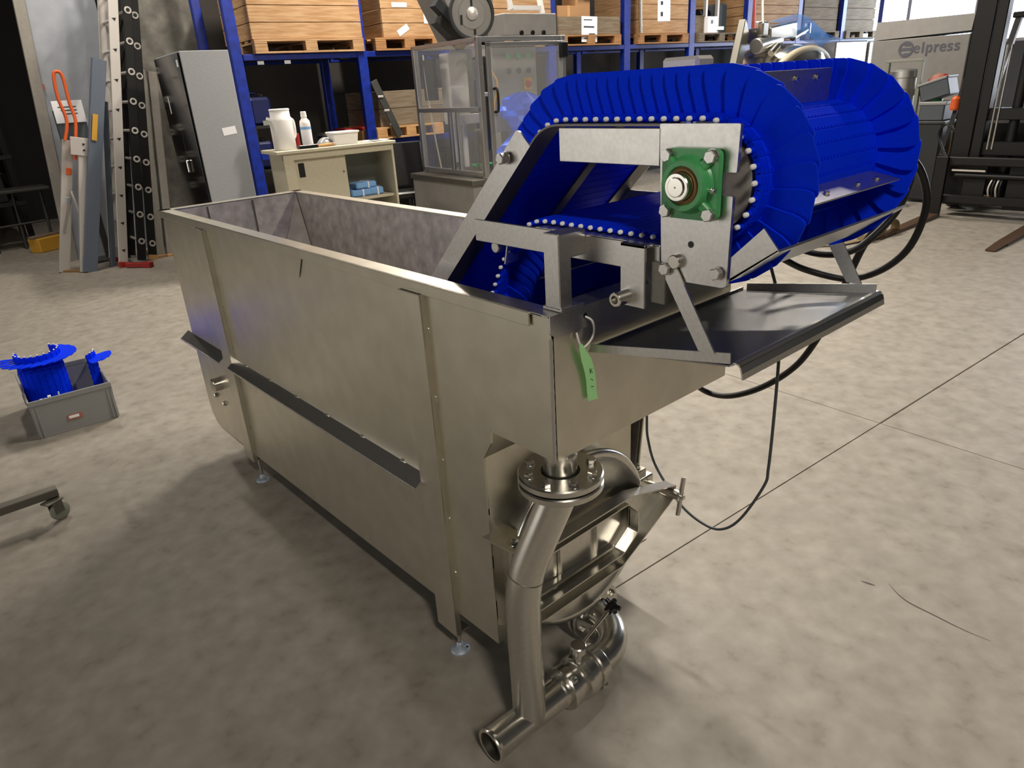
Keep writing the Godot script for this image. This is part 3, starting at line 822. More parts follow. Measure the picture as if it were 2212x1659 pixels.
		obj("insert", B.new().at(Vector3(), bb * facing(Vector3(0, 0, 1))).lathe([Vector2(0.032, 0.029), Vector2(0.0245, 0.033), Vector2(0.0245, 0.030)], 30), M.rust, bear)
		obj("shaft", B.new().at(Vector3(), bb * facing(Vector3(0, 0, 1))).lathe([Vector2(0.0235, 0.02), Vector2(0.0235, 0.047), Vector2(0.022, 0.049), Vector2(0.0172, 0.049), Vector2(0.0172, 0.046), Vector2(0.0162, 0.046), Vector2(0.0162, 0.051), Vector2(0.015, 0.052), Vector2(0.0016, 0.052), Vector2(0, 0.0505)], 30), M.steel_bright, bear)
		obj("grease_nipple", B.new().at(Vector3(), bb).rod(Vector3(0.044, -0.006, 0.02), Vector3(0.058, -0.006, 0.023), 0.004, 8).rod(Vector3(0.05, -0.006, 0.021), Vector3(0.054, -0.006, 0.022), 0.0055, 8), M.steel_bright, bear)
		for e in [[-1, -1], [1, -1], [1, 1], [-1, 1]]:
			bolt("bearing_bolt", bb * Vector3(e[0] * 0.0435, e[1] * 0.0465, 0.0125), bb * Vector3(0, 0, 1), 0.0115, 0.011, M.steel_frame, bear, Vector3(), 0.3 + e[0])
	# drive on the far side
	var mo := B.new().rod(Vector3(0.66, 1.48, 0.25), Vector3(0.78, 1.48, 0.25), 0.055, 20)
	mo.span(Vector3(0.655, 1.43, 0.2), Vector3(0.67, 1.53, 0.3), 0.003)
	obj("drive_motor", mo, M.black_steel, t, o)
	obj("junction_box", B.new().span(Vector3(0.655, 1.61, -0.235), Vector3(0.73, 1.692, -0.125), 0.008), M.aluminium, t, o)
	obj("box_bracket", B.new().span(Vector3(0.644, 1.5, -0.2), Vector3(0.65, 1.63, -0.15)), M.steel_frame, t, o)
	belt(t, o)

func thing_part(called: String, parent: Node3D, p: Vector3) -> Node3D:
	var n := Node3D.new()
	n.name = called
	parent.add_child(n, true)
	n.position = p
	return n

func belt(t: Node3D, o: Vector3) -> void:
	var bl := thing_part("belt", t, Vector3())
	var path := belt_path()
	var cum := [0.0]
	for i in path.size(): cum.append(cum[i] + path[i].distance_to(path[(i + 1) % path.size()]))
	var total: float = cum[-1]
	var count := int(round(total / 0.0266))
	var pitch := total / count
	# one link: body with hinge knuckles and a row of teeth, one side plate for each side, one white pin end
	var lk := B.new()
	lk.at(Vector3(), Basis(Vector3(0, 0, 1), Vector3.UP, Vector3(-1, 0, 0)))
	lk.prism(PackedVector2Array([Vector2(-0.0128, -0.0055), Vector2(0.0118, -0.0055), Vector2(0.0118, 0.0035), Vector2(0.009, 0.0052), Vector2(-0.0095, 0.0066), Vector2(-0.0128, 0.0055)]), -0.615, -0.145)
	lk.at(Vector3())
	for i in 38:
		lk.box(Vector3(0.156 + i * 0.01215, 0.0035, 0.0122), Vector3(0.006, 0.0062, 0.0055))
	for i in 4:
		lk.box(Vector3(0.147 + i * 0.0062, 0.0048, 0.003), Vector3(0.0026, 0.0055, 0.024))
	lk.rod(Vector3(0.136, 0, 0), Vector3(0.624, 0, 0), 0.0056, 8)
	var lm := lk.mesh()
	var outline := PackedVector2Array()
	for p in round_poly([Vector3(-0.012, -0.003, 0), Vector3(0.013, -0.003, 0), Vector3(0.029, 0.055, 0.02), Vector3(0.031, 0.0825, 0.02), Vector3(-0.031, 0.0825, 0.022), Vector3(-0.029, 0.055, 0.02)], 0.02, 5): outline.append(p)
	var plates := []
	for sx in [[0.180, -1.0], [0.580, 1.0]]:
		var b := B.new()
		# drawn in (z, y), leaning so that the trailing edge lies outside the plate behind it
		var lean: Basis = Basis(Vector3.UP, 0.23 * -sx[1])
		b.at(Vector3(sx[0], 0, 0), lean * Basis(Vector3(0, 0, 1), Vector3.UP, Vector3(-1, 0, 0)))
		b.prism(outline, -0.0021, 0.0021)
		plates.append(b.mesh())
	var pin := B.new().at(Vector3(0.128, 0, 0), facing(Vector3(1, 0, 0))).lathe([Vector2(0, 0.0), Vector2(0.0034, 0.0006), Vector2(0.0046, 0.0025), Vector2(0.0046, 0.012)], 10, true).mesh()
	# where the head is: the flights are counted from the top of the head drum
	var at_head := 0.0
	var best := 9.0
	for i in path.size():
		var dd: float = path[i].distance_to(Vector2(0.25, 1.5815))
		if dd < best: best = dd; at_head = cum[i]
	var k0 := int(round(at_head / pitch))
	var shift := at_head - k0 * pitch
	var seg := 0
	for i in count:
		var sdist := fposmod(i * pitch + shift, total)
		seg = 0
		while seg < path.size() - 1 and cum[seg + 1] < sdist: seg += 1
		var f: float = (sdist - cum[seg]) / maxf(cum[seg + 1] - cum[seg], 1e-6)
		var p: Vector2 = path[seg].lerp(path[(seg + 1) % path.size()], f)
		# tangent over one pitch, so that neighbours share the bend
		var ta := sample(path, cum, total, sdist + pitch * 0.5) - sample(path, cum, total, sdist - pitch * 0.5)
		ta = ta.normalized()
		var zz := Vector3(0, ta.y, ta.x)
		var yy := Vector3(0, ta.x, -ta.y)
		var tr := Transform3D(Basis(Vector3.RIGHT, yy, zz), Vector3(0, p.y, p.x) - Vector3(o.x, o.y, o.z))
		inst("link", lm, M.belt, bl, tr)
		for m in plates: inst("side_plate", m, M.belt_plate, bl, tr)
		inst("pin", pin, M.pin, bl, tr)
		if posmod(i - k0, 7) == 0:
			var fl := thing_part("flight", bl, Vector3())
			fl.transform = tr
			obj("blade", B.new().span(Vector3(0.196, 0.004, 0.001), Vector3(0.564, 0.066, 0.004), 0.0008), M.steel_frame, fl)
			for bx in [0.24, 0.30, 0.42, 0.50]:
				bolt("blade_bolt", Vector3(bx, 0.045 if i != k0 else 0.05, 0.004), Vector3(0, 0, 1), 0.0055, 0.006, M.steel_bright, fl)
				bolt("blade_bolt", Vector3(bx, 0.045, 0.001), Vector3(0, 0, -1), 0.0055, 0.006, M.steel_bright, fl)

func sample(path: Array, cum: Array, total: float, d: float) -> Vector2:
	d = fposmod(d, total)
	var seg := 0
	while seg < path.size() - 1 and cum[seg + 1] < d: seg += 1
	return path[seg].lerp(path[(seg + 1) % path.size()], (d - cum[seg]) / maxf(cum[seg + 1] - cum[seg], 1e-6))

func tray_and_hoses() -> void:
	# drip tray hung on two straps below the head
	var o := Vector3(0.4, 1.12, 0.2)
	var t := thing("drip_tray", "shallow stainless drip tray hung on two flat straps below the conveyor head", "tray", o)
	var a := Vector3(0.112, 1.118, 0.02)
	var b := Vector3(0.112, 1.165, 0.345)
	var w := Vector3(0.585, 0, 0)
	var pan := B.new().hull([a, a + w, b + w, b], Vector3(0, 0.003, 0))
	obj("pan", pan, M.steel_tray, t, o)
	# rolled front lip
	var lip := []
	for q in [[0.345, 1.168], [0.352, 1.172], [0.359, 1.173], [0.365, 1.169], [0.369, 1.158], [0.371, 1.146]]: lip.append(Vector3(0.4045, q[1], q[0]))
	obj("front_lip", B.new().strip(lip, w, 0.003, Vector3(0, 0.5, 1)), M.steel_bright, t, o)
	var s := B.new().hull([Vector3(0.11, 1.112, 0.005), Vector3(0.11, 1.172, 0.348), Vector3(0.11, 1.192, 0.346), Vector3(0.11, 1.131, 0.012)], Vector3(0.003, 0, 0))
	obj("side_lip", s, M.steel_frame, t, o)
	s = B.new().hull([Vector3(0.697, 1.112, 0.03), Vector3(0.697, 1.168, 0.352), Vector3(0.697, 1.19, 0.352), Vector3(0.697, 1.140, 0.03)], Vector3(-0.003, 0, 0))
	obj("side_lip", s, M.steel_frame, t, o)
	obj("back_lip", B.new().span(Vector3(0.112, 1.116, 0.015), Vector3(0.697, 1.128, 0.019)), M.steel_tray, t, o)
	s = B.new().hull([Vector3(0.106, 1.325, 0.192), Vector3(0.106, 1.333, 0.225), Vector3(0.106, 1.184, 0.318), Vector3(0.106, 1.183, 0.283)], Vector3(0.004, 0, 0))
	s.rod(Vector3(0.104, 1.318, 0.200), Vector3(0.104, 1.330, 0.215), 0.002)
	obj("strap", s, M.steel_frame, t, o)
	bolt("strap_bolt", Vector3(0.105, 1.326, 0.207), Vector3(-1, 0, 0), 0.012, 0.011, M.steel_frame, t, o)
	s = B.new().hull([Vector3(0.70, 1.33, 0.19), Vector3(0.70, 1.34, 0.225), Vector3(0.70, 1.184, 0.318), Vector3(0.70, 1.183, 0.283)], Vector3(-0.004, 0, 0))
	obj("strap", s, M.steel_frame, t, o)
	# paper-thin green tag on a white tie through the hole in the front rim
	var ring := []
	for p in [Vector3(0.103, 1.194, 0.004), Vector3(0.111, 1.185, 0.016), Vector3(0.114, 1.163, 0.019), Vector3(0.107, 1.143, 0.016), Vector3(0.092, 1.131, 0.012), Vector3(0.083, 1.133, 0.010), Vector3(0.075, 1.151, 0.009), Vector3(0.074, 1.166, 0.006)]: ring.append(p)
	var og := Vector3(0.09, 0.99, 0.01)
	var tg := thing("hang_tag", "pale green paper tag hanging by a white tie from the tank's front rim", "tag", og)
	obj("tie", B.new().tube(curve(ring, 5), 0.0023, 8), M.white_plastic, tg, og)
	var mid := curve([Vector3(0.077, 1.139, 0.012), Vector3(0.084, 1.118, 0.013), Vector3(0.096, 1.092, 0.012), Vector3(0.108, 1.055, 0.010), Vector3(0.114, 1.015, 0.008), Vector3(0.118, 0.994, 0.008)], 4)
	var pb := B.new()
	for i in mid.size() - 1:
		var wa := lerpf(0.004, 0.026, minf(1.0, i / 7.0)); var wb := lerpf(0.004, 0.026, minf(1.0, (i + 1) / 7.0))
		pb.hull([mid[i] - Vector3(wa / 2, -0.003, 0), mid[i] + Vector3(wa / 2, 0.003, 0.004), mid[i + 1] + Vector3(wb / 2, 0.003, 0.004), mid[i + 1] - Vector3(wb / 2, -0.003, 0)], Vector3(0, 0, 0.0007))
	obj("paper", pb, M.green_tag, tg, og)
	var ink := B.new()
	for q in [[Vector3(0.104, 1.078, 0.0142), Vector3(0.1065, 1.065, 0.0136)], [Vector3(0.110, 1.076, 0.0152), Vector3(0.106, 1.071, 0.0138)], [Vector3(0.106, 1.071, 0.0138), Vector3(0.1125, 1.066, 0.0148)], [Vector3(0.108, 1.052, 0.0122), Vector3(0.1155, 1.046, 0.0134)], [Vector3(0.111, 1.032, 0.0112), Vector3(0.118, 1.030, 0.0122)]]:
		ink.rod(q[0], q[1], 0.0007, 6)
	obj("handwriting", ink, M.ink, tg, og)
	# hoses from the drive, and the thin sensor cable
	var og2 := Vector3(0.75, 1.2, 0.3)
	var h1 := curve([Vector3(0.70, 1.255, 0.03), Vector3(0.74, 1.205, 0.10), Vector3(0.80, 1.168, 0.14), Vector3(0.85, 1.148, 0.219), Vector3(0.85, 1.18, 0.295), Vector3(0.85, 1.239, 0.35), Vector3(0.85, 1.317, 0.373), Vector3(0.84, 1.380, 0.372), Vector3(0.80, 1.445, 0.352), Vector3(0.765, 1.478, 0.30), Vector3(0.755, 1.48, 0.27)], 8)
	var o1 := obj("hydraulic_hose", B.new().tube(h1, 0.0085, 12), M.black_rubber, self)
	tag(o1, "thick black hose in the widest loop, hanging outermost beside the conveyor head", "hose", "black hoses of the conveyor drive")
	var h2 := curve([Vector3(0.70, 1.268, 0.06), Vector3(0.72, 1.246, 0.122), Vector3(0.72, 1.235, 0.201), Vector3(0.73, 1.245, 0.262), Vector3(0.75, 1.275, 0.30), Vector3(0.79, 1.345, 0.338), Vector3(0.79, 1.43, 0.35), Vector3(0.77, 1.468, 0.30), Vector3(0.76, 1.47, 0.24)], 8)
	o1 = obj("hydraulic_hose", B.new().tube(h2, 0.0085, 12), M.black_rubber, self)
	tag(o1, "black hose in the smaller upper loop just below the conveyor belt head", "hose", "black hoses of the conveyor drive")
	var h3 := curve([Vector3(0.70, 0.85, -0.32), Vector3(0.76, 0.79, -0.2), Vector3(0.85, 0.717, -0.166), Vector3(0.85, 0.73, -0.083), Vector3(0.85, 0.791, 0.02), Vector3(0.85, 0.881, 0.111), Vector3(0.85, 0.983, 0.166), Vector3(0.85, 1.06, 0.195), Vector3(0.85, 1.225, 0.244), Vector3(0.835, 1.33, 0.295), Vector3(0.79, 1.42, 0.29), Vector3(0.765, 1.455, 0.24)], 8)
	o1 = obj("hydraulic_hose", B.new().tube(h3, 0.009, 12), M.black_rubber, self)
	tag(o1, "long black hose passing behind the drip tray and sagging below it", "hose", "black hoses of the conveyor drive")
	var cb := curve([Vector3(0.66, 1.31, 0.06), Vector3(0.68, 1.214, 0.089), Vector3(0.70, 1.19, 0.09), Vector3(0.71, 1.08, 0.12), Vector3(0.68, 0.961, 0.145), Vector3(0.68, 0.795, 0.148), Vector3(0.68, 0.638, 0.147), Vector3(0.68, 0.575, 0.139), Vector3(0.68, 0.438, 0.077), Vector3(0.68, 0.372, 0.019), Vector3(0.68, 0.360, -0.046), Vector3(0.68, 0.392, -0.134), Vector3(0.68, 0.489, -0.232), Vector3(0.68, 0.577, -0.268), Vector3(0.68, 0.65, -0.275), Vector3(0.685, 0.80, -0.278), Vector3(0.70, 0.88, -0.30)], 8)
	o1 = obj("sensor_cable", B.new().tube(cb, 0.0042, 10), M.grey_cable, self)
	tag(o1, "thin grey cable hanging in a deep loop beside the tank's front box", "cable")

func spare_belt(called: String, label: String, p: Vector3, turn: float, n: int, arc: float, r0: float, h: float, y0: float) -> void:
	# a cut length of the blue belt standing on end, its side plates spread out at the top
	var t := thing(called, label, "belt piece", p, turn)
	var lk := B.new().span(Vector3(-0.013, 0, -0.006), Vector3(0.013, h, 0.006), 0.002)
	lk.rod(Vector3(0.013, 0.0, 0), Vector3(0.013, h + 0.006, 0), 0.006, 8)
	for i in 10: lk.box(Vector3(-0.013, 0.02 + i * h / 10.0, 0.002), Vector3(0.006, h / 22.0, 0.012))
	var lm := lk.mesh()
	var ol := round_poly([Vector3(-0.013, 0.0, 0), Vector3(0.013, 0.0, 0), Vector3(0.03, 0.055, 0.02), Vector3(0.032, 0.085, 0.02), Vector3(-0.032, 0.085, 0.022), Vector3(-0.03, 0.055, 0.02)], 0.02, 5)
	var pl := B.new().at(Vector3(0, h - 0.03, 0.004), Basis(Vector3.RIGHT, PI / 2) * Basis(Vector3.UP, 0.10)).prism(ol, -0.0014, 0.0014).mesh()
	var pin := B.new().rod(Vector3(0.013, h + 0.004, 0), Vector3(0.013, h + 0.011, 0), 0.0045, 8).mesh()
	for i in n:
		var a := arc * (float(i) / (n - 1) - 0.5)
		var q := Vector3(sin(a) * r0, 0, cos(a) * r0)
		var tr := Transform3D(Basis(Vector3.UP, a), q + Vector3(0, y0, 0))
		inst("link", lm, M.belt, t, tr)
		inst("side_plate", pl, M.belt_plate, t, tr)
		inst("pin", pin, M.pin, t, tr)

func crate_and_cart() -> void:
	var p := Vector3(-0.455, 0, -3.67)
	var a := -0.05
	var t := thing("storage_crate", "grey plastic stacking crate on the floor holding blue belt pieces", "crate", p, a)
	var w := 0.205
	var d := 0.30
	var h := 0.222
	var wall := func(n: Vector3, half: float, dist: float) -> B:
		var b := B.new()
		var u := n.cross(Vector3.UP)
		b.at(Vector3(), Basis(u, Vector3.UP, u.cross(Vector3.UP)))
		var zz := dist * (1.0 if n.dot(u.cross(Vector3.UP)) > 0 else -1.0)
		var s := signf(zz)
		b.hull([Vector3(-half + 0.008, 0.0, zz - s * 0.012), Vector3(half - 0.008, 0.0, zz - s * 0.012), Vector3(half, h - 0.03, zz - s * 0.004), Vector3(-half, h - 0.03, zz - s * 0.004)], Vector3(0, 0, -0.004 * s))
		b.box(Vector3(0, h - 0.014, zz - s * 0.004), Vector3(half * 2, 0.030, 0.011), 0.003)
		for x in [-half + 0.012, -half + 0.03, half - 0.012, half - 0.03]: b.box(Vector3(x, h * 0.46, zz - s * 0.008), Vector3(0.006, h * 0.86, 0.012), 0.001)
		return b
	for q in [[Vector3(0, 0, 1), w, d], [Vector3(0, 0, -1), w, d], [Vector3(1, 0, 0), d, w], [Vector3(-1, 0, 0), d, w]]:
		obj("wall", wall.call(q[0], q[1], q[2]), M.crate_grey, t)
	obj("bottom", B.new().box(Vector3(0, 0.006, 0), Vector3(w * 2 - 0.02, 0.008, d * 2 - 0.02)), M.crate_grey, t)
	obj("label", B.new().box(Vector3(-0.01, 0.078, d - 0.006), Vector3(0.075, 0.032, 0.004), 0.001), M.sticker_red, t)
	obj("label_paper", B.new().box(Vector3(-0.015, 0.080, d - 0.0045), Vector3(0.05, 0.016, 0.003), 0.001), M.paper, t)
	obj("grip", B.new().box(Vector3(-w + 0.002, 0.15, 0.0), Vector3(0.012, 0.03, 0.13), 0.004), M.bin_grey, t)
	spare_belt("spare_belt", "large curved piece of blue belt standing in the grey crate", p + Vector3(-0.075, 0, -0.03), 0.1, 15, 4.2, 0.108, 0.39, 0.012)
	spare_belt("spare_belt", "small piece of blue belt of few links at the crate's right end", p + Vector3(0.135, 0, 0.02), 0.9, 4, 1.1, 0.06, 0.33, 0.012)
	spare_belt("spare_belt", "flat blue belt piece leaning inside the large curved one", p + Vector3(-0.06, 0, -0.12), -0.1, 5, 0.7, 0.14, 0.35, 0.012)
	for q in [Vector3(-0.115, 0.20, 0.245), Vector3(-0.095, 0.21, 0.24), Vector3(-0.135, 0.198, 0.235)]:
		var m := single("white_clip", B.new().box(Vector3(), Vector3(0.016, 0.012, 0.014), 0.002), M.pin, "tiny white plastic clip in the near corner of the grey crate", "clip", p + q.rotated(Vector3.UP, a), a, "white clips in the grey crate")
		m.rotation.x = q.x * 9.0
	single("white_rod", B.new().rod(Vector3(), Vector3(0.012, 0.21, 0), 0.003, 8), M.pin, "short white rod sticking up in the grey crate's near end", "rod", p + Vector3(-0.07, 0.012, 0.23))
	# trolley: a low tube frame on swivel castors, mostly out of view to the left
	var c := thing("trolley_frame", "low dark trolley frame tube on a pale castor wheel", "trolley", Vector3(-1.3, 0, -2.38))
	var oo := Vector3(-1.3, 0, -2.38)
	obj("frame_tube", B.new().span(Vector3(-2.3, 0.105, -2.425), Vector3(-0.735, 0.142, -2.375), 0.003), M.steel_dull, c, oo)
	obj("frame_tube", B.new().span(Vector3(-2.3, 0.105, -3.1), Vector3(-2.26, 0.142, -2.375), 0.003).span(Vector3(-2.3, 0.105, -3.1), Vector3(-1.6, 0.142, -3.06), 0.003), M.steel_dull, c, oo)
	for q in [Vector3(-0.77, 0, -2.36), Vector3(-2.25, 0, -2.4), Vector3(-1.65, 0, -3.08)]:
		var k := thing_part("castor", c, q - oo)
		k.rotation.y = 0.5
		obj("bracket", B.new().box(Vector3(0.0, 0.100, 0), Vector3(0.075, 0.008, 0.05), 0.002).box(Vector3(0.008, 0.07, 0.019), Vector3(0.042, 0.055, 0.003)).box(Vector3(0.008, 0.07, -0.019), Vector3(0.042, 0.055, 0.003)), M.steel_dull, k)
		obj("wheel", B.new().at(Vector3(0.02, 0.042, -0.014), facing(Vector3(0, 0, 1))).lathe([Vector2(0, 0), Vector2(0.036, 0.0), Vector2(0.042, 0.006), Vector2(0.042, 0.022), Vector2(0.036, 0.028), Vector2(0, 0.028)], 24, true), M.bin_grey if q.x < -1 else M.cream_dark, k)

func leaning(a: Vector3, b: Vector3, w: float, d: float, flange := 0.0) -> B:
	# a channel leaning from a (foot) to b (head): web w wide along x, depth d along z
	var bb := B.new()
	var f := (b - a).normalized()
	var u := f.cross(Vector3(0, 0, 1)).normalized()
	bb.at((a + b) * 0.5, Basis(u, f, u.cross(f)))
	var l := (b - a).length()
	if flange <= 0.0:
		bb.box(Vector3(), Vector3(w, l, d), 0.003)
	else:
		bb.box(Vector3(0, 0, d * 0.5), Vector3(w, l, 0.004), 0.001)
		bb.box(Vector3(-w * 0.5, 0, 0), Vector3(0.004, l, d), 0.001)
		bb.box(Vector3(w * 0.5, 0, 0), Vector3(0.004, l, d), 0.001)
	return bb

func ladder(called: String, label: String, foot: Vector3, head: Vector3, w: float, gap: float, rung0: Array, n: int, m: Material, ringed: bool, shoe: Material) -> void:
	var t := thing(called, label, "ladder", foot)
	var f := (head - foot).normalized()
	for k in 2:
		var dz := Vector3(0, 0, -gap * k)
		obj("rail", leaning(foot + Vector3(0, 0.03, 0) + dz, head + dz, w, 0.028), m, t, foot)
		if shoe: obj("shoe", leaning(foot + dz + Vector3(-0.002, 0.0, 0), foot + dz + f * 0.06, w + 0.012, 0.04), shoe, t, foot)
	for i in n:
		var y: float = rung0[0] + rung0[1] * i
		var c := foot.lerp(head, y / head.y)
		var b := B.new().rod(c + Vector3(0, 0, -gap - 0.012), c + Vector3(0, 0, 0.012), 0.016, 10)
		obj("rung", b, M.aluminium, t, foot)
		var e := B.new().at(c + Vector3(0, 0, 0.0125), facing(Vector3(0, 0, 1)))
		if ringed:
			obj("rung_end", e.lathe([Vector2(0.017, 0.0), Vector2(0.036, 0.0), Vector2(0.036, 0.008), Vector2(0.034, 0.010), Vector2(0.021, 0.010), Vector2(0.017, 0.0)], 18), M.aluminium, t, foot)
			obj("rung_hole", B.new().at(c + Vector3(0, 0, 0.0128), facing(Vector3(0, 0, 1))).lathe([Vector2(0, 0.002), Vector2(0.02, 0.001)], 12), M.black_rubber, t, foot)
		else:
			e.at(c + Vector3(0, 0, 0.0145)).prism(PackedVector2Array([Vector2(-0.022, 0.012), Vector2(0.022, 0.014), Vector2(0.004, -0.020)]), 0.0, 0.0012)
			obj("rung_hole", e, M.black_rubber, t, foot)

func left_side() -> void:
	# tall grey sheet-steel panel with a folded edge
	var o := Vector3(1.2, 0, -8.9)
	var t := thing("leaning_steel_sheet", "tall grey sheet steel panel with a folded frame edge, standing behind the ladders", "panel", o)
	obj("sheet", B.new().hull([Vector3(0.62, 0.0, -8.9), Vector3(1.56, 0.0, -8.9), Vector3(1.585, 3.4, -8.95), Vector3(0.90, 3.4, -8.95)], Vector3(0, 0, -0.02)), M.panel_grey, t, o)
	obj("frame_edge", leaning(Vector3(0.585, 0.0, -8.885), Vector3(0.875, 3.4, -8.935), 0.11, 0.05), M.aluminium_dull, t, o)
	obj("sticker", B.new().box(Vector3(0.80, 1.93, -8.897), Vector3(0.06, 0.06, 0.003)), M.sticker_red, t, o)
	# notice box
	t = thing("notice_box", "white board with three printed lines on a grey box beside the orange hook", "sign", Vector3(0.92, 1.40, -8.5))
	obj("box", B.new().box(Vector3(0, 0.10, -0.06), Vector3(0.29, 0.36, 0.1), 0.005), M.bin_grey, t)
	obj("stand", B.new().box(Vector3(0, -0.74, -0.06), Vector3(0.06, 1.32, 0.06)).box(Vector3(0, -1.385, -0.06), Vector3(0.4, 0.03, 0.3), 0.005), M.junk_grey, t)
	obj("board", B.new().box(Vector3(0.0, 0.26, -0.004), Vector3(0.30, 0.23, 0.008), 0.002), M.paper, t)
	for k in 3: obj("print_line", B.new().box(Vector3(-0.01 + 0.01 * k, 0.31 - k * 0.035, 0.001), Vector3(0.18 - 0.02 * k, 0.012, 0.001)), M.bin_grey, t)
	# pale steel stand of two channels, folded flat and leaning
	o = Vector3(0.45, 0, -8.1)
	t = thing("folded_stand", "pair of pale steel channels with a crossed brace, leaning upright with an orange sticker", "stand", o)
	obj("rail", leaning(Vector3(0.37, 0.0, -8.25), Vector3(0.76, 1.38, -8.15), 0.10, 0.05, 1.0), M.aluminium, t, o)
	obj("rail", leaning(Vector3(0.54, 0.0, -8.02), Vector3(0.885, 1.36, -8.05), 0.10, 0.05, 1.0), M.aluminium, t, o)
	obj("bracket", leaning(Vector3(0.81, 1.22, -8.02), Vector3(0.85, 1.40, -8.02), 0.17, 0.03), M.aluminium, t, o)
	for q in [Vector3(0.86, 1.27, -8.0), Vector3(0.87, 1.33, -8.0)]: bolt("bracket_bolt", q, Vector3(0, 0, 1), 0.010, 0.006, M.black_steel, t, o)
	obj("brace", leaning(Vector3(0.47, 0.42, -8.18), Vector3(0.66, 0.86, -8.13), 0.02, 0.012), M.aluminium_dull, t, o)
	obj("brace", leaning(Vector3(0.66, 0.40, -7.99), Vector3(0.64, 0.86, -8.08), 0.02, 0.012), M.aluminium_dull, t, o)
	obj("sticker", leaning(Vector3(0.675, 1.03, -8.16), Vector3(0.695, 1.10, -8.155), 0.05, 0.056), M.orange, t, o)
	obj("sticker", leaning(Vector3(0.60, 0.74, -8.19), Vector3(0.615, 0.80, -8.185), 0.06, 0.056), M.zinc, t, o)
	obj("foot_bar", B.new().bar(Vector3(0.36, 0.012, -8.26), Vector3(0.56, 0.012, -8.0), 0.05, 0.022), M.rust, t, o)
	# orange hook
	var hk := curve([Vector3(0.729, 1.382, -8.10), Vector3(0.795, 1.576, -8.1), Vector3(0.775, 1.80, -8.1), Vector3(0.793, 2.01, -8.1), Vector3(0.835, 2.05, -8.1), Vector3(0.872, 2.00, -8.1), Vector3(0.868, 1.754, -8.1), Vector3(0.874, 1.561, -8.09), Vector3(0.80, 1.30, -8.08), Vector3(0.765, 1.18, -8.08)], 6)
	tag(obj("orange_hook", B.new().tube(hk, 0.017, 10), M.orange, self), "long bright orange bent hook hung on the pale steel channels", "hook")
	# grey channel and thin angle
	var cb := leaning(Vector3(0.575, 0.0, -7.98), Vector3(1.235, 2.15, -8.0), 0.13, 0.07, 1.0)
	var foot := Vector3(0.575, 0, -7.98)
	t = thing("steel_channel", "grey painted steel channel with a yellow sticker, leaning beside the pale stand", "channel", foot)
	obj("profile", cb, M.channel_grey, t, foot)
	obj("sticker", leaning(Vector3(0.97, 1.36, -7.942), Vector3(1.05, 1.62, -7.944), 0.05, 0.004), M.yellow, t, foot)
	tag(obj("steel_angle", leaning(Vector3(0.83, 0.0, -8.05), Vector3(1.21, 1.74, -8.10), 0.055, 0.03), M.channel_grey, self), "slim blue-grey steel angle leaning just left of the aluminium ladder", "steel angle")
	# ladders
	ladder("aluminium_ladder", "pale aluminium ladder on red shoes leaning in front of two black ones", Vector3(0.905, 0, -7.88), Vector3(1.555, 2.95, -7.95), 0.095, 0.42, [0.184, 0.2925], 10, M.aluminium, false, M.red)
	ladder("black_ladder", "black ladder with white ringed rungs, next to the aluminium ladder", Vector3(1.122, 0, -7.95), Vector3(1.685, 2.95, -7.95), 0.088, 0.42, [0.242, 0.2962], 10, M.black_steel, true, null)
	ladder("black_ladder", "black ladder with white ringed rungs, farther right with yellow scraps behind it", Vector3(1.255, 0, -8.0), Vector3(1.765, 2.95, -8.02), 0.088, 0.42, [0.19, 0.2975], 10, M.black_steel, true, M.wood_pale)
	tag(obj("ladder_foot_bar", B.new().bar(Vector3(0.92, 0.03, -7.82), Vector3(1.09, 0.03, -7.60), 0.05, 0.045, Vector3.UP, 0.004).bar(Vector3(1.06, 0.03, -7.64), Vector3(1.12, 0.03, -7.56), 0.07, 0.058, Vector3.UP, 0.004), M.red, self), "red-tipped ladder foot bar lying on the floor at the ladders", "foot bar")
	for q in [[Vector3(1.372, 0, -8.12), Vector3(1.66, 2.05, -8.16), "pale weathered post leaning right of the black ladders"], [Vector3(1.475, 0, -8.08), Vector3(1.77, 2.02, -8.14), "pale weathered post leaning against the black cabinet's corner"]]:
		var ft: Vector3 = q[0]
		var pt := thing("steel_post", q[2], "post", ft)
		obj("profile", leaning(ft, q[1], 0.085, 0.07), M.aluminium_dull, pt, ft)
		obj("end_plate", B.new().box(Vector3(0, 0.012, 0.02), Vector3(0.10, 0.024, 0.10), 0.003), M.wood_pale, pt)
	tag(obj("yellow_strap", leaning(Vector3(1.46, 1.34, -8.02), Vector3(1.50, 1.62, -8.03), 0.055, 0.02), M.yellow, self), "strip of yellow webbing hanging between the black ladders", "strap")
	# shadowy store behind: shelving and odds and ends
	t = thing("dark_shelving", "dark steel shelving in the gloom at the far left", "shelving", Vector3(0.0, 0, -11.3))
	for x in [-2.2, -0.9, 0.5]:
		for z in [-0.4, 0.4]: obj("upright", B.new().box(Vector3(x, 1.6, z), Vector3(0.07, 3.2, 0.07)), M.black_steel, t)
	for y in [0.55, 1.15, 1.85, 2.6]: obj("shelf", B.new().box(Vector3(-0.85, y, 0), Vector3(2.8, 0.05, 0.9)), M.junk_dark, t)
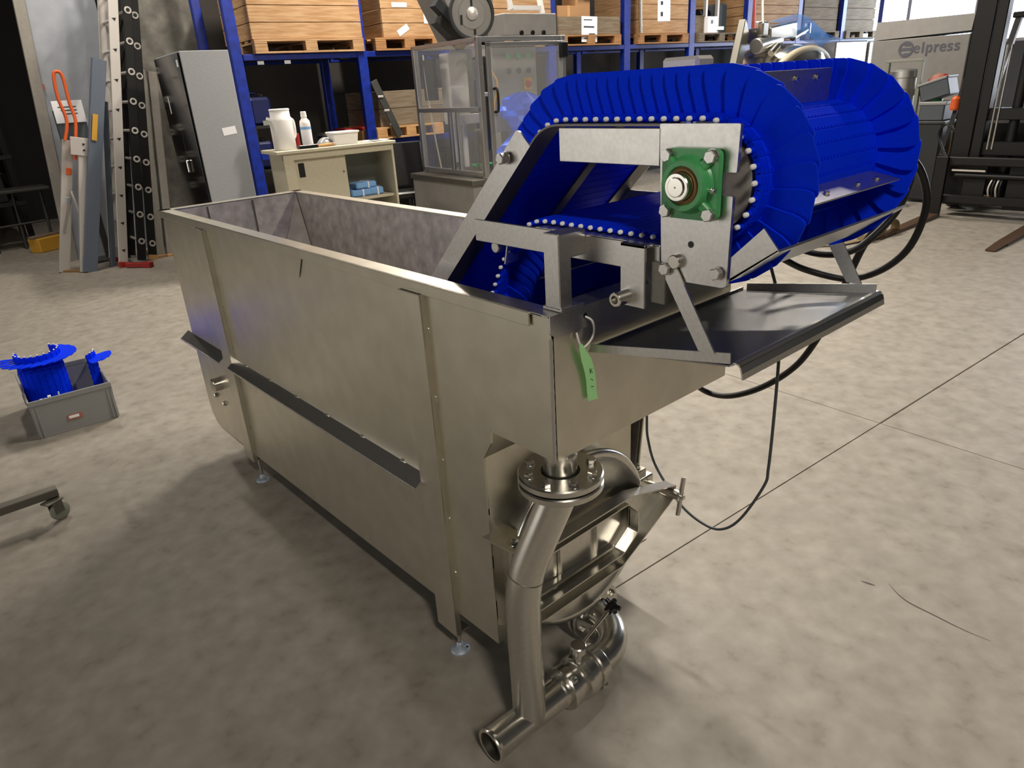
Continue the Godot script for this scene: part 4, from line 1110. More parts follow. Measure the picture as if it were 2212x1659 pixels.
	var junk := [["dark_bin", "dark plastic bin on the gloomy shelf, low down", "bin", Vector3(0.15, 0.575, -11.1), Vector3(0.45, 0.36, 0.4), "junk_dark"], ["pale_tray", "pale flat tray on the gloomy shelving", "tray", Vector3(0.30, 1.175, -11.0), Vector3(0.26, 0.05, 0.3), "bin_grey"], ["motor_block", "dark motor block on the gloomy shelf beside the pale tray", "motor", Vector3(-0.2, 1.175, -11.1), Vector3(0.3, 0.3, 0.3), "junk_grey"], ["small_fitting", "small pale fitting on the highest lit shelf of the gloomy store", "fitting", Vector3(0.33, 1.875, -11.0), Vector3(0.14, 0.15, 0.15), "cream_dark"], ["dark_box", "dark box beside the small pale fitting in the gloomy store", "box", Vector3(-0.1, 1.875, -11.1), Vector3(0.4, 0.42, 0.4), "junk_dark"], ["machine_part", "dull grey machine part on the lowest gloomy shelf", "machine part", Vector3(-0.45, 0.575, -11.0), Vector3(0.3, 0.22, 0.4), "junk_grey"]]
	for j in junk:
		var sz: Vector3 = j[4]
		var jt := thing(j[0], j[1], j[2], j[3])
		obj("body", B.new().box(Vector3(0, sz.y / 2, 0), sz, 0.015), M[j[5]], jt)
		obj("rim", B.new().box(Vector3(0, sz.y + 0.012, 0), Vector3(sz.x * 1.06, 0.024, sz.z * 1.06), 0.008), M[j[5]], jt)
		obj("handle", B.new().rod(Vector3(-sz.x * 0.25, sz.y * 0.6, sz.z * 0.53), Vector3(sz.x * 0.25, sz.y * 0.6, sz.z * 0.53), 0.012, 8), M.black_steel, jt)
	# old frame standing before the shelving
	t = thing("tube_frame", "thin-legged tube frame in the gloom left of the pale channels", "frame", Vector3(0.35, 0, -10.4))
	for q in [[-0.30, 0.04], [0.02, 0.0], [0.33, 0.06]]:
		obj("leg", B.new().rod(Vector3(q[0] - 0.03, 0, q[1]), Vector3(q[0], 0.74, q[1]), 0.018, 8), M.junk_grey, t)
	obj("top_tray", B.new().box(Vector3(0.0, 0.76, 0), Vector3(0.85, 0.04, 0.45), 0.01), M.junk_grey, t)
	obj("stretcher", B.new().rod(Vector3(-0.3, 0.32, 0.02), Vector3(0.33, 0.34, 0.03), 0.014, 8), M.junk_grey, t)
	t = thing("yellow_crate", "dull yellow-brown wooden block lying under the thin-legged frame", "block", Vector3(0.52, 0, -10.0), 0.5)
	obj("block", B.new().box(Vector3(0, 0.09, 0), Vector3(0.34, 0.18, 0.2), 0.01), M.yellow, t)
	obj("lath", B.new().box(Vector3(0, 0.195, 0), Vector3(0.38, 0.03, 0.1), 0.004), M.wood_grey, t)
	# tall cabinet: grey body, glossy black doors facing the ladders
	var rt := -0.0944
	var rb := Transform3D(Basis(Vector3.UP, rt), Vector3(2.404, 0, -7.1045))
	t = thing("tall_cabinet", "tall grey metal cabinet with glossy black double doors, beside the blue rack", "cabinet", rb * Vector3(-0.83, 0, 0.9), rt)
	obj("body", B.new().span(Vector3(0.006, 0.04, -1.02), Vector3(0.445, 2.11, 0.0), 0.004), M.cabinet_grey, t)
	obj("plinth", B.new().span(Vector3(0.02, 0, -1.0), Vector3(0.43, 0.05, -0.02)), M.black_plastic, t)
	for k in 2:
		var dr := obj("door", B.new().span(Vector3(-0.016, 0.05, -0.515 - 0.5 * k), Vector3(0.004, 2.095, -0.012 - 0.5 * k), 0.003), M.cabinet_black, t)
	obj("handle", B.new().span(Vector3(-0.045, 1.02, -0.50), Vector3(-0.016, 1.14, -0.47), 0.006), M.steel_bright, t)
	obj("badge", B.new().span(Vector3(-0.019, 1.98, -0.09), Vector3(-0.015, 2.04, -0.03)), M.paper, t)
	obj("badge", B.new().span(Vector3(-0.019, 1.58, -0.78), Vector3(-0.015, 1.74, -0.755)), M.paper, t)
	obj("sticker", B.new().at(Vector3(0.31, 1.40, 0.0), Basis(Vector3(0, 0, 1), 0.12)).box(Vector3(), Vector3(0.13, 0.07, 0.003)), M.paper, t)

func rk(s: float, y: float, d: float) -> Vector3:
	# a point given along, above and in front of the rack
	return Transform3D(Basis(Vector3.UP, -0.0944), Vector3(2.404, 0, -7.1045)) * Vector3(s, y, d)

func pallet(label: String, s: float, y: float, d: float, w: float, dep: float, m: Material, turn := 0.0) -> void:
	# wooden pallet, its middle at s; front edge at d
	var t := thing("wooden_pallet", label, "pallet", rk(s, y, d - dep / 2), -0.0944 + turn, "pallets on the blue rack")
	for k in 3: obj("bottom_board", B.new().box(Vector3(0, 0.010, (k - 1) * (dep / 2 - 0.05)), Vector3(w, 0.02, 0.10), 0.002), m, t)
	for i in 3:
		for k in 3: obj("block", B.new().box(Vector3((i - 1) * (w / 2 - 0.07), 0.058, (k - 1) * (dep / 2 - 0.05)), Vector3(0.14, 0.077, 0.10), 0.003), m, t)
	for i in 3: obj("stringer_board", B.new().box(Vector3((i - 1) * (w / 2 - 0.07), 0.107, 0), Vector3(0.14, 0.02, dep), 0.002), m, t)
	for k in 5: obj("deck_board", B.new().box(Vector3(0, 0.128, (k - 2) * (dep / 4 - 0.03)), Vector3(w, 0.02, 0.12), 0.002), m, t)

func crate(label: String, s: float, y: float, d: float, w: float, dep: float, rows: int, h: float, m: Material, sheets := [], gap := 0.006) -> Node3D:
	# open wooden crate of boards, its middle at s; front face at d
	var t := thing("wooden_crate", label, "crate", rk(s, y, d - dep / 2), -0.0944, "wooden crates on the blue rack")
	var th := 0.022
	for r in rows:
		var yy := (r + 0.5) * h
		var hh := h - gap
		var j := rng.randf_range(-0.003, 0.003)
		obj("board", B.new().box(Vector3(j, yy, dep / 2 - th / 2), Vector3(w, hh, th), 0.003), m, t)
		obj("board", B.new().box(Vector3(0, yy, -dep / 2 + th / 2), Vector3(w, hh, th), 0.003), m, t)
		for sx in [-1, 1]: obj("board", B.new().box(Vector3(sx * (w / 2 - th / 2), yy, j), Vector3(th, hh, dep - th * 2.1), 0.003), m, t)
	for sx in [-1, 1]:
		for sz in [-1, 1]: obj("corner_batten", B.new().box(Vector3(sx * (w / 2 - 0.05), rows * h / 2, sz * (dep / 2 - 0.045)), Vector3(0.05, rows * h - 0.004, 0.045), 0.003), m, t)
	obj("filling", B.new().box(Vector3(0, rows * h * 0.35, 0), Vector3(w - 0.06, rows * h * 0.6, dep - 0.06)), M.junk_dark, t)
	for q in sheets:
		# paper sheets stapled to the front: across, up, width, height, tilt, printed lines
		var pb := B.new().at(Vector3(q[0], q[1], dep / 2 + 0.003), Basis(Vector3(0, 0, 1), q[4])).box(Vector3(), Vector3(q[2], q[3], 0.002))
		obj("paper_sheet", pb, M.paper, t)
		for e in q[5]:
			if e is String: continue
			obj("print_line", B.new().at(Vector3(q[0], q[1], dep / 2 + 0.0045), Basis(Vector3(0, 0, 1), q[4])).box(Vector3(e[0], e[1], 0), Vector3(e[2], e[3], 0.0012)), M.print, t)
	return t

func words(called: String, txt: String, h: float, at: Transform3D, m: Material, parent: Node, fat := 0.002, font := "Droid Sans", bold := true) -> MeshInstance3D:
	var f := SystemFont.new()
	f.font_names = PackedStringArray([font])
	if bold: f.font_weight = 700
	var tm := TextMesh.new()
	tm.text = txt
	tm.font = f
	tm.font_size = 48
	tm.pixel_size = h / 48.0
	tm.depth = fat
	return inst(called, tm, m, parent, at)

func rack() -> void:
	var o := rk(0, 0, 0)
	var t := thing("pallet_rack", "long blue steel pallet rack running along the back wall", "rack", o, -0.0944)
	for i in 10:
		var s := 1.45 * i - 0.03
		if i == 0: s = -0.04
		obj("upright", B.new().box(Vector3(s, 2.4, -0.05), Vector3(0.115 if i < 3 else 0.13, 4.8, 0.09), 0.006), M.rack_blue, t)
		obj("rear_upright", B.new().box(Vector3(s - 0.03, 2.4, -1.12), Vector3(0.10, 4.8, 0.09), 0.006), M.rack_blue, t)
		obj("foot_plate", B.new().box(Vector3(s, 0.006, -0.05), Vector3(0.16, 0.012, 0.14), 0.002), M.rack_blue, t)
	for i in 9:
		var s0 := 1.45 * i + 0.025
		var s1 := 1.45 * (i + 1) - 0.09
		obj("beam", B.new().span(Vector3(s0, 2.055, -0.07), Vector3(s1, 2.118, -0.01), 0.006), M.rack_blue, t)
		obj("beam", B.new().span(Vector3(s0, 2.055, -1.15), Vector3(s1, 2.118, -1.09), 0.006), M.rack_blue, t)
		if i == 1 or i == 3 or i == 5:
			obj("beam", B.new().span(Vector3(s0, 1.06, -0.07), Vector3(s1, 1.125, -0.01), 0.006), M.rack_blue, t)
			obj("beam", B.new().span(Vector3(s0, 1.06, -1.15), Vector3(s1, 1.125, -1.09), 0.006), M.rack_blue, t)
		for k in 3: obj("deck_plank", B.new().span(Vector3(s0, 2.112 - 0.03, -0.4 - 0.3 * k), Vector3(s1, 2.112, -0.18 - 0.3 * k)), M.junk_dark, t)
	obj("beam", B.new().span(Vector3(0.02, 1.03, -0.06), Vector3(0.20, 1.105, 0.0), 0.006), M.rack_blue, t)
	for x in [0.20, 0.50]: obj("beam_tag", B.new().box(Vector3(x, 2.03, 0.0), Vector3(0.07, 0.035, 0.004)), M.crate_grey, t)
	# goods on the beams
	var Y := 2.119
	pallet("wooden pallet under the tallest crate, in the rack's first bay", 0.80, Y, 0.03, 1.28, 1.0, M.wood)
	crate("large four-board wooden crate on the rack beside the tall cabinet", 0.80, Y + 0.139, 0.0, 1.29, 1.0, 4, 0.166, M.wood, [[0.0, 0.47, 0.16, 0.07, 0.0, []], [-0.09, 0.435, 0.06, 0.05, 0.3, []], [0.08, 0.44, 0.07, 0.06, -0.2, []], [0.02, 0.455, 0.05, 0.05, 0.6, []]])
	pallet("wooden pallet with yellow blocks, in the bay behind the packing machine", 2.05, Y, 0.03, 0.92, 1.0, M.wood_pallet)
	var c1 := crate("three-board wooden crate carrying a printed sheet, left of the spoked hand wheel", 2.17, Y + 0.139, 0.0, 0.90, 1.0, 3, 0.155, M.wood, [[0.235, 0.30, 0.23, 0.30, 0.0, [[0, 0.08, 0.10, 0.014]]], [0.36, 0.24, 0.08, 0.12, 0.0, []], [-0.18, 0.08, 0.16, 0.07, 0.5, []], [-0.2, 0.35, 0.20, 0.05, 0.0, []]])
	words("print_text", "Vogele", 0.042, Transform3D(Basis(), Vector3(0.235, 0.37, 0.506)), M.print, c1, 0.001, "Droid Serif")
	words("print_text", "Div.", 0.045, Transform3D(Basis(), Vector3(0.225, 0.305, 0.506)), M.print, c1, 0.001, "Droid Serif")
	words("print_text", "Kränen", 0.042, Transform3D(Basis(), Vector3(0.235, 0.235, 0.506)), M.print, c1, 0.001, "Droid Serif")
	pallet("wooden pallet of the bay behind the white tube frame", 3.55, Y, 0.03, 1.2, 1.0, M.wood_pallet)
	crate("three-board wooden crate seen behind the white tube frame", 3.72, Y + 0.139, 0.0, 1.16, 1.0, 4, 0.16, M.wood)
	pallet("grey-brown pallet under the weathered grey crate", 5.02, Y, 0.03, 1.18, 1.0, M.wood_pallet)
	var c3 := crate("weathered grey one-board crate with a taped notice, carrying cardboard boxes", 5.02, Y + 0.139, 0.0, 1.17, 1.0, 1, 0.235, M.wood_grey, [[-0.02, 0.07, 0.30, 0.33, -0.02, [[-0.03, 0.12, 0.16, 0.012], [-0.01, 0.03, 0.20, 0.02], [0.05, -0.06, 0.12, 0.014], [-0.05, -0.12, 0.10, 0.012]]]])
	var bx := thing("cardboard_box", "low taped cardboard box on the weathered grey crate", "box", rk(4.66, Y + 0.28, -0.25), -0.0944)
	obj("carton", B.new().box(Vector3(0, 0.10, 0), Vector3(0.42, 0.26, 0.4), 0.004), M.cardboard, bx)
	obj("tape", B.new().box(Vector3(0.0, 0.10, 0.2), Vector3(0.05, 0.262, 0.003)).box(Vector3(0.0, 0.231, 0.0), Vector3(0.05, 0.003, 0.4)), M.wood_pale, bx)
	bx = thing("cardboard_box", "upright cardboard box standing behind the taped box on the grey crate", "box", rk(5.06, Y + 0.28, -0.35), -0.0944)
	obj("carton", B.new().box(Vector3(0, 0.2, 0), Vector3(0.28, 0.46, 0.3), 0.004), M.cardboard, bx)
	obj("flap", B.new().at(Vector3(0.05, 0.44, 0.16), Basis(Vector3.RIGHT, -0.5)).box(Vector3(), Vector3(0.22, 0.18, 0.006)), M.cardboard, bx)
	pallet("pallet wrapped with film under the two-board crate", 6.53, Y, 0.03, 1.14, 1.0, M.wood_pallet)
	crate("tall two-board crate with a white sheet and a steel rod at its corner", 6.56, Y + 0.139, 0.0, 1.08, 1.0, 3, 0.20, M.wood, [[-0.02, 0.34, 0.28, 0.34, 0.02, [[-0.05, 0.08, 0.05, 0.05], [-0.05, -0.07, 0.05, 0.06]]]])
	tag(obj("steel_rod", B.new().rod(rk(5.98, Y + 0.15, 0.06), rk(5.97, Y + 0.75, 0.05), 0.022, 10), M.steel_bright, self), "bright upright rod strapped to the corner of the two-board crate", "rod")
	pallet("pallet bearing the small white box and the machine frame", 7.93, Y, 0.03, 1.16, 1.0, M.wood_grey)
	bx = thing("white_box", "small white box with a grey mark beside the machine frame", "box", rk(7.68, Y + 0.139, -0.1), -0.0944)
	obj("carton", B.new().box(Vector3(0, 0.12, 0), Vector3(0.23, 0.24, 0.24), 0.003), M.paper, bx)
	obj("mark", B.new().box(Vector3(-0.02, 0.16, 0.121), Vector3(0.05, 0.05, 0.002)), M.bin_grey, bx)
	bx = thing("wooden_case", "low pale wooden case left of the small white box", "case", rk(7.44, Y + 0.139, -0.2), -0.0944)
	obj("case", B.new().box(Vector3(0, 0.12, 0), Vector3(0.22, 0.24, 0.3), 0.003), M.wood_grey, bx)
	obj("lid", B.new().box(Vector3(0, 0.248, 0), Vector3(0.235, 0.016, 0.315), 0.003), M.wood_grey, bx)
	var mf := thing("small_machine", "small grey machine frame with an arched guard standing on its pallet", "machine", rk(8.05, Y + 0.139, -0.4), -0.0944)
	obj("frame", B.new().box(Vector3(-0.18, 0.28, 0.1), Vector3(0.05, 0.56, 0.06), 0.005).box(Vector3(0.12, 0.28, 0.1), Vector3(0.05, 0.56, 0.06), 0.005).box(Vector3(-0.03, 0.08, 0.1), Vector3(0.34, 0.06, 0.3), 0.005), M.aluminium, mf)
	obj("guard", B.new().box(Vector3(0.28, 0.22, -0.1), Vector3(0.24, 0.50, 0.4), 0.03), M.bin_grey, mf)
	obj("motor", B.new().rod(Vector3(-0.15, 0.3, -0.1), Vector3(0.1, 0.3, -0.1), 0.10, 16), M.black_steel, mf)
	crate("brown three-board crate half hidden behind the machine frame", 8.30, Y + 0.02, -0.62, 0.6, 0.5, 4, 0.19, M.wood)
	pallet("pallet under the stacked crate above the shiny vat", 9.36, Y, 0.03, 1.2, 1.0, M.wood_pallet)
	crate("stacked wooden crate of four boards above the shiny vat", 9.42, Y + 0.139, 0.0, 1.25, 1.0, 5, 0.14, M.wood, [[0.18, 0.60, 0.20, 0.14, 0.0, []]])
	for k in [10.85, 12.2]:
		pallet("pallet in the bright far bays, %s" % ("left of the two" if k < 11 else "right of the two"), k, Y, 0.03, 1.1, 1.0, M.wood_grey)
		crate("shaded brown case in the far bays, %s" % ("on the nearer pallet" if k < 11 else "on the farther pallet"), k, Y + 0.139, -0.05, 1.1, 0.9, 3, 0.2, M.wood_grey)
	# lower level
	pallet("pallet on the low beam beside the packing machine", 1.95, 1.127, 0.02, 0.95, 1.0, M.wood_pale)
	var c7 := crate("weathered grey crate of two wide boards on the low beam", 2.05, 1.266, -0.03, 0.98, 0.95, 2, 0.205, M.wood_grey)
	var hp := thing("hinged_strut", "grey slotted steel strut leaning on the weathered low crate", "strut", rk(1.60, 1.266, 0.03), -0.0944)
	obj("strut", B.new().bar(Vector3(-0.10, 0.53, 0.0), Vector3(0.16, -0.12, 0.03), 0.09, 0.02, Vector3(0, 0, 1), 0.003), M.junk_grey, hp)
	for k in 3: obj("pawl", B.new().box(Vector3(-0.04 + 0.06 * k, 0.35 - 0.16 * k, 0.02), Vector3(0.07, 0.025, 0.02), 0.004), M.aluminium, hp)
	# dim goods under the rack
	var cans := [[0.16, 1.40, "upper of the two shelf cans, with a paper label"], [0.10, 0.93, "low in the shade behind the cabinet"], [0.42, 0.92, "red capped, behind the white jug"]]
	tag(obj("dim_shelf", B.new().at(rk(0.33, 0, -0.5), Basis(Vector3.UP, -0.0944)).span(Vector3(-0.3, 1.36, -0.4), Vector3(0.05, 1.39, 0.35)).span(Vector3(-0.3, 0.88, -0.4), Vector3(0.45, 0.91, 0.35)).span(Vector3(-0.3, 0.0, -0.4), Vector3(-0.26, 1.4, -0.36)).span(Vector3(0.41, 0.0, -0.4), Vector3(0.45, 0.91, -0.36)).span(Vector3(-0.3, 0.0, 0.31), Vector3(-0.26, 1.4, 0.35)).span(Vector3(0.41, 0.0, 0.31), Vector3(0.45, 0.91, 0.35)), M.junk_dark, self), "dark small shelf under the rack holding blue cans", "shelf")
	for q in cans:
		var cn := thing("blue_can", "dark blue plastic jerrycan " + q[2], "jerrycan", rk(q[0] + 0.02, q[1] - 0.01, -0.35), -0.0944, "blue cans under the rack")
		obj("can", B.new().box(Vector3(0, 0.15, 0), Vector3(0.24, 0.30, 0.3), 0.03), M.blue_can, cn)
		obj("cap", B.new().rod(Vector3(0.04, 0.3, 0.05), Vector3(0.04, 0.335, 0.05), 0.03, 14), M.red if q[0] > 0.3 else M.black_plastic, cn)
		obj("handle", B.new().tube(curve([Vector3(-0.08, 0.3, 0.0), Vector3(-0.07, 0.34, 0.0), Vector3(0.0, 0.34, 0.0), Vector3(0.01, 0.3, 0.0)], 4), 0.012, 8), M.blue_can, cn)
		if q[1] > 1.0: obj("label", B.new().box(Vector3(0.05, 0.02, 0.152), Vector3(0.12, 0.06, 0.003)), M.cream_dark, cn)
	var ch := thing("office_chair", "black office chair with a grey seat pan, in the shade right of the cupboard", "chair", rk(1.45, 0, 0.75), -0.4)
	obj("seat", B.new().box(Vector3(0, 0.55, 0), Vector3(0.46, 0.08, 0.44), 0.03), M.black_plastic, ch)
	obj("backrest", B.new().at(Vector3(0.02, 0.86, -0.22), Basis(Vector3.RIGHT, -0.15)).box(Vector3(), Vector3(0.42, 0.5, 0.06), 0.025), M.black_plastic, ch)
	obj("column", B.new().rod(Vector3(0, 0.08, 0), Vector3(0, 0.52, 0), 0.03), M.junk_grey, ch)
	obj("arm", B.new().tube(curve([Vector3(-0.22, 0.55, 0.1), Vector3(-0.28, 0.62, 0.1), Vector3(-0.28, 0.76, 0.05), Vector3(-0.25, 0.78, -0.1)], 5), 0.02, 8), M.junk_grey, ch)
	obj("arm", B.new().tube(curve([Vector3(0.22, 0.55, 0.1), Vector3(0.28, 0.62, 0.1), Vector3(0.28, 0.76, 0.05), Vector3(0.25, 0.78, -0.1)], 5), 0.02, 8), M.junk_grey, ch)
	for k in 5:
		var a := TAU * k / 5
		obj("base_spoke", B.new().rod(Vector3(0, 0.09, 0), Vector3(cos(a) * 0.28, 0.06, sin(a) * 0.28), 0.02, 8, 0.014), M.black_plastic, ch)
		obj("castor", B.new().rod(Vector3(cos(a) * 0.28 - 0.015, 0.027, sin(a) * 0.28), Vector3(cos(a) * 0.28 + 0.015, 0.027, sin(a) * 0.28), 0.027, 12), M.black_plastic, ch)
	var dk := thing("grey_canister", "grey bent sheet-metal canister under the rack behind the white bottle", "canister", rk(1.05, 0.72, -0.45), -0.0944)
	obj("shell", B.new().box(Vector3(0, 0.26, 0), Vector3(0.26, 0.52, 0.24), 0.03), M.junk_grey, dk)
	obj("spout", B.new().rod(Vector3(0.02, 0.40, 0.12), Vector3(0.02, 0.42, 0.16), 0.03), M.aluminium_dull, dk)
	var cd := thing("brown_carton", "brown carton in the shade under the rack's second upright", "carton", rk(1.42, 0.72, -0.55), -0.0944)
	obj("carton", B.new().box(Vector3(0, 0.26, 0), Vector3(0.36, 0.52, 0.34), 0.004), M.cardboard, cd)
	obj("lid", B.new().box(Vector3(0, 0.535, 0), Vector3(0.38, 0.03, 0.36), 0.004), M.red, cd)
	tag(obj("low_stand", B.new().at(rk(1.2, 0, -0.5), Basis(Vector3.UP, -0.0944)).span(Vector3(-0.35, 0.68, -0.3), Vector3(0.5, 0.715, 0.35)).span(Vector3(-0.35, 0, -0.3), Vector3(-0.3, 0.69, -0.25)).span(Vector3(0.45, 0, -0.3), Vector3(0.5, 0.69, -0.25)).span(Vector3(-0.35, 0, 0.3), Vector3(-0.3, 0.69, 0.35)).span(Vector3(0.45, 0, 0.3), Vector3(0.5, 0.69, 0.35)), M.junk_dark, self), "dark stand carrying the grey canister and brown carton", "stand")

func desk() -> void:
	var t := thing("sliding_door_cupboard", "cream sideboard cupboard with one sliding door open, under the white jug", "cupboard", rk(0.29, 0, 1.4), -0.0944)
	# in the cupboard's own axes: across -0.58..0.58, front at z = 0.2
	var x0 := -0.57
	var x1 := 0.575
	for b in [[Vector3(x0, 0, -0.2), Vector3(x0 + 0.10, 1.175, 0.2)], [Vector3(x1 - 0.025, 0, -0.2), Vector3(x1, 1.175, 0.2)]]: obj("side_panel", B.new().span(b[0], b[1], 0.003), M.cream, t)
	obj("back_panel", B.new().span(Vector3(x0, 0.02, -0.2), Vector3(x1, 1.175, -0.18)), M.cream_dark, t)
	obj("top_rail", B.new().span(Vector3(x0, 1.12, 0.16), Vector3(x1, 1.178, 0.199), 0.002), M.cream, t)
	obj("bottom_shelf", B.new().span(Vector3(x0, 0.06, -0.18), Vector3(x1, 0.085, 0.17)), M.cream, t)
	obj("middle_shelf", B.new().span(Vector3(x0 + 0.1, 0.665, -0.18), Vector3(x1 - 0.02, 0.69, 0.15)), M.cream, t)
	obj("plinth", B.new().span(Vector3(x0, 0, 0.15), Vector3(x1, 0.07, 0.19)), M.cream, t)
	obj("top", B.new().span(Vector3(-0.63, 1.178, -0.23), Vector3(0.60, 1.21, 0.22), 0.005), M.cream, t)
	var d := obj("sliding_door", B.new().span(Vector3(x0 + 0.095, 0.075, 0.145), Vector3(0.055, 1.125, 0.168), 0.003), M.cream, t)
	obj("finger_pull", B.new().span(Vector3(-0.43, 0.955, 0.166), Vector3(-0.37, 1.085, 0.170), 0.002), M.black_rubber, d)
	obj("lock", B.new().rod(Vector3(0.02, 0.965, 0.166), Vector3(0.02, 0.965, 0.175), 0.012), M.steel_bright, d)
	var blocks := [[0.16, 0.0, 0.22, 0.07, 0.0, "pale blue foam pad lying under another on the cupboard shelf"], [0.22, 0.078, 0.24, 0.06, 0.12, "pale blue foam pad on top of the others in the cupboard"], [0.34, 0.0, 0.16, 0.075, -0.2, "pale blue foam pad nearest the cupboard's right side"]]
	for b in blocks:
		var fp := thing("foam_pad", b[5], "foam pad", rk(0.29 + b[0] + 0.05, 0.691 + b[1], 1.42), -0.0944 + b[4], "blue foam pads in the cupboard")
		obj("pad", B.new().box(Vector3(0, b[3] / 2, 0), Vector3(b[2], b[3], 0.16), 0.015), M.foam_blue, fp)
		obj("band", B.new().box(Vector3(0.02, b[3] / 2, 0), Vector3(0.02, b[3] + 0.004, 0.163), 0.008), M.paper, fp)
	# on top
	var Y := 1.211
	var jug := thing("white_jug", "large white plastic measuring jug at the cupboard's left end", "jug", rk(-0.19, Y, 1.45), -0.0944)
	var jb := B.new().lathe([Vector2(0.0, 0.0), Vector2(0.098, 0.0), Vector2(0.103, 0.01), Vector2(0.105, 0.26), Vector2(0.098, 0.285), Vector2(0.092, 0.29), Vector2(0.090, 0.345), Vector2(0.085, 0.352), Vector2(0, 0.355)], 28, true)
	obj("body", jb, M.white_plastic, jug)
	obj("spout", B.new().hull([Vector3(-0.095, 0.26, 0.03), Vector3(-0.095, 0.26, -0.03), Vector3(-0.135, 0.275, -0.012), Vector3(-0.135, 0.275, 0.012)], Vector3(0.01, 0.022, 0)), M.white_plastic, jug)
	obj("lid", B.new().at(Vector3(0, 0.345, 0)).lathe([Vector2(0.0, 0.0), Vector2(0.092, 0.0), Vector2(0.094, 0.012), Vector2(0.085, 0.018), Vector2(0, 0.018)], 28), M.white_plastic, jug)
	obj("handle", B.new().tube(curve([Vector3(0.09, 0.27, -0.05), Vector3(0.14, 0.25, -0.06), Vector3(0.14, 0.12, -0.06), Vector3(0.10, 0.08, -0.05)], 5), 0.011, 8), M.white_plastic, jug)
	var bt := thing("spray_bottle", "white plastic bottle with a blue banded label beside the jug", "bottle", rk(0.03, Y, 1.47), -0.0944)
	obj("body", B.new().lathe([Vector2(0, 0), Vector2(0.046, 0.0), Vector2(0.050, 0.006), Vector2(0.050, 0.21), Vector2(0.046, 0.24), Vector2(0.026, 0.265), Vector2(0.024, 0.275), Vector2(0, 0.276)], 24, true), M.white_plastic, bt)
	obj("cap", B.new().rod(Vector3(0, 0.272, 0), Vector3(0, 0.325, 0), 0.029, 18, 0.026), M.white_plastic, bt)
	obj("label_band", B.new().lathe([Vector2(0.0508, 0.165), Vector2(0.0508, 0.19)], 24), M.foam_blue, bt)
	obj("label", B.new().lathe([Vector2(0.0505, 0.03), Vector2(0.0505, 0.165)], 24), M.paper, bt)
	var sc := thing("dark_tape_block", "flat black block lying in front of the jug and bottle", "block", rk(-0.01, Y, 1.56), -0.05)
	obj("block", B.new().box(Vector3(0, 0.016, 0), Vector3(0.19, 0.032, 0.06), 0.004), M.black_plastic, sc)
	obj("tip", B.new().box(Vector3(0.10, 0.018, 0), Vector3(0.03, 0.024, 0.04), 0.006), M.red, sc)
	var rc := thing("red_can", "small dark red can standing just behind the white bottle", "can", rk(-0.03, Y, 1.33), 0.0)
	obj("body", B.new().rod(Vector3(), Vector3(0, 0.13, 0), 0.035, 18), M.red, rc)
	obj("lid", B.new().rod(Vector3(0, 0.13, 0), Vector3(0, 0.138, 0), 0.031, 18), M.black_plastic, rc)
	var cl := thing("crumpled_cloth", "crumpled grey and white cloth between the bottle and the white tub", "cloth", rk(0.22, Y, 1.42), 0.2)
	var pts := []
	var cb := B.new().at(Vector3(0, 0.0, 0))
	cb.lathe([Vector2(0, 0), Vector2(0.085, 0.0), Vector2(0.08, 0.03), Vector2(0.05, 0.06), Vector2(0.02, 0.075), Vector2(0, 0.077)], 9, true)
	cb.at(Vector3(0.05, 0, 0.04)).lathe([Vector2(0, 0), Vector2(0.06, 0.0), Vector2(0.05, 0.03), Vector2(0.02, 0.045), Vector2(0, 0.045)], 7, true)
	obj("folds", cb, M.crate_grey, cl)
	obj("hem", B.new().tube(curve([Vector3(-0.07, 0.03, 0.03), Vector3(-0.02, 0.07, 0.04), Vector3(0.05, 0.05, 0.06), Vector3(0.09, 0.02, 0.05)], 4), 0.006, 6), M.paper, cl)
	var tb := thing("white_tub", "low white rectangular plastic tub on the middle of the cupboard", "tub", rk(0.40, Y, 1.45), -0.0944)
	obj("body", B.new().hull([Vector3(-0.115, 0.0, 0.08), Vector3(0.115, 0.0, 0.08), Vector3(0.128, 0.105, 0.09), Vector3(-0.128, 0.105, 0.09)], Vector3(0, 0, -0.17)), M.white_plastic, tb)
	obj("rim", B.new().box(Vector3(0, 0.112, 0.005), Vector3(0.275, 0.018, 0.20), 0.006), M.white_plastic, tb)
	var st := thing("brush_handle", "cream wooden brush handle lying before the tub", "handle", rk(0.17, Y, 1.55), 0.1)
	obj("grip", B.new().rod(Vector3(-0.09, 0.014, 0), Vector3(0.09, 0.014, 0), 0.013, 12, 0.016), M.wood_pale, st)
	obj("ferrule", B.new().rod(Vector3(0.088, 0.016, 0), Vector3(0.115, 0.016, 0), 0.018, 12), M.aluminium, st)
	var pp := thing("paper_sheets", "loose white papers with a pen at the cupboard's right end", "papers", rk(0.72, Y, 1.45), -0.2)
	for k in 3: obj("sheet", B.new().at(Vector3(0.02 * k, 0.002 + 0.003 * k, 0), Basis(Vector3.UP, 0.2 * k)).box(Vector3(), Vector3(0.22, 0.002, 0.15)), M.paper, pp)
	obj("pen", B.new().rod(Vector3(-0.05, 0.015, 0.03), Vector3(0.05, 0.015, 0.05), 0.005, 8), M.bin_dark, pp)
	# chrome-bowed hand truck left of the cupboard
	var ht := thing("steel_bow", "bent chrome tube bow with a black grip left of the cupboard", "tube bow", rk(-0.44, 0, 1.5), 0.2)
	obj("bow", B.new().tube(curve([Vector3(-0.10, 0.0, 0), Vector3(-0.10, 0.55, 0), Vector3(-0.09, 0.72, 0), Vector3(-0.03, 0.80, 0), Vector3(0.05, 0.79, 0), Vector3(0.10, 0.72, 0), Vector3(0.09, 0.60, 0), Vector3(0.09, 0.0, 0)], 6), 0.019, 10), M.steel_bright, ht)
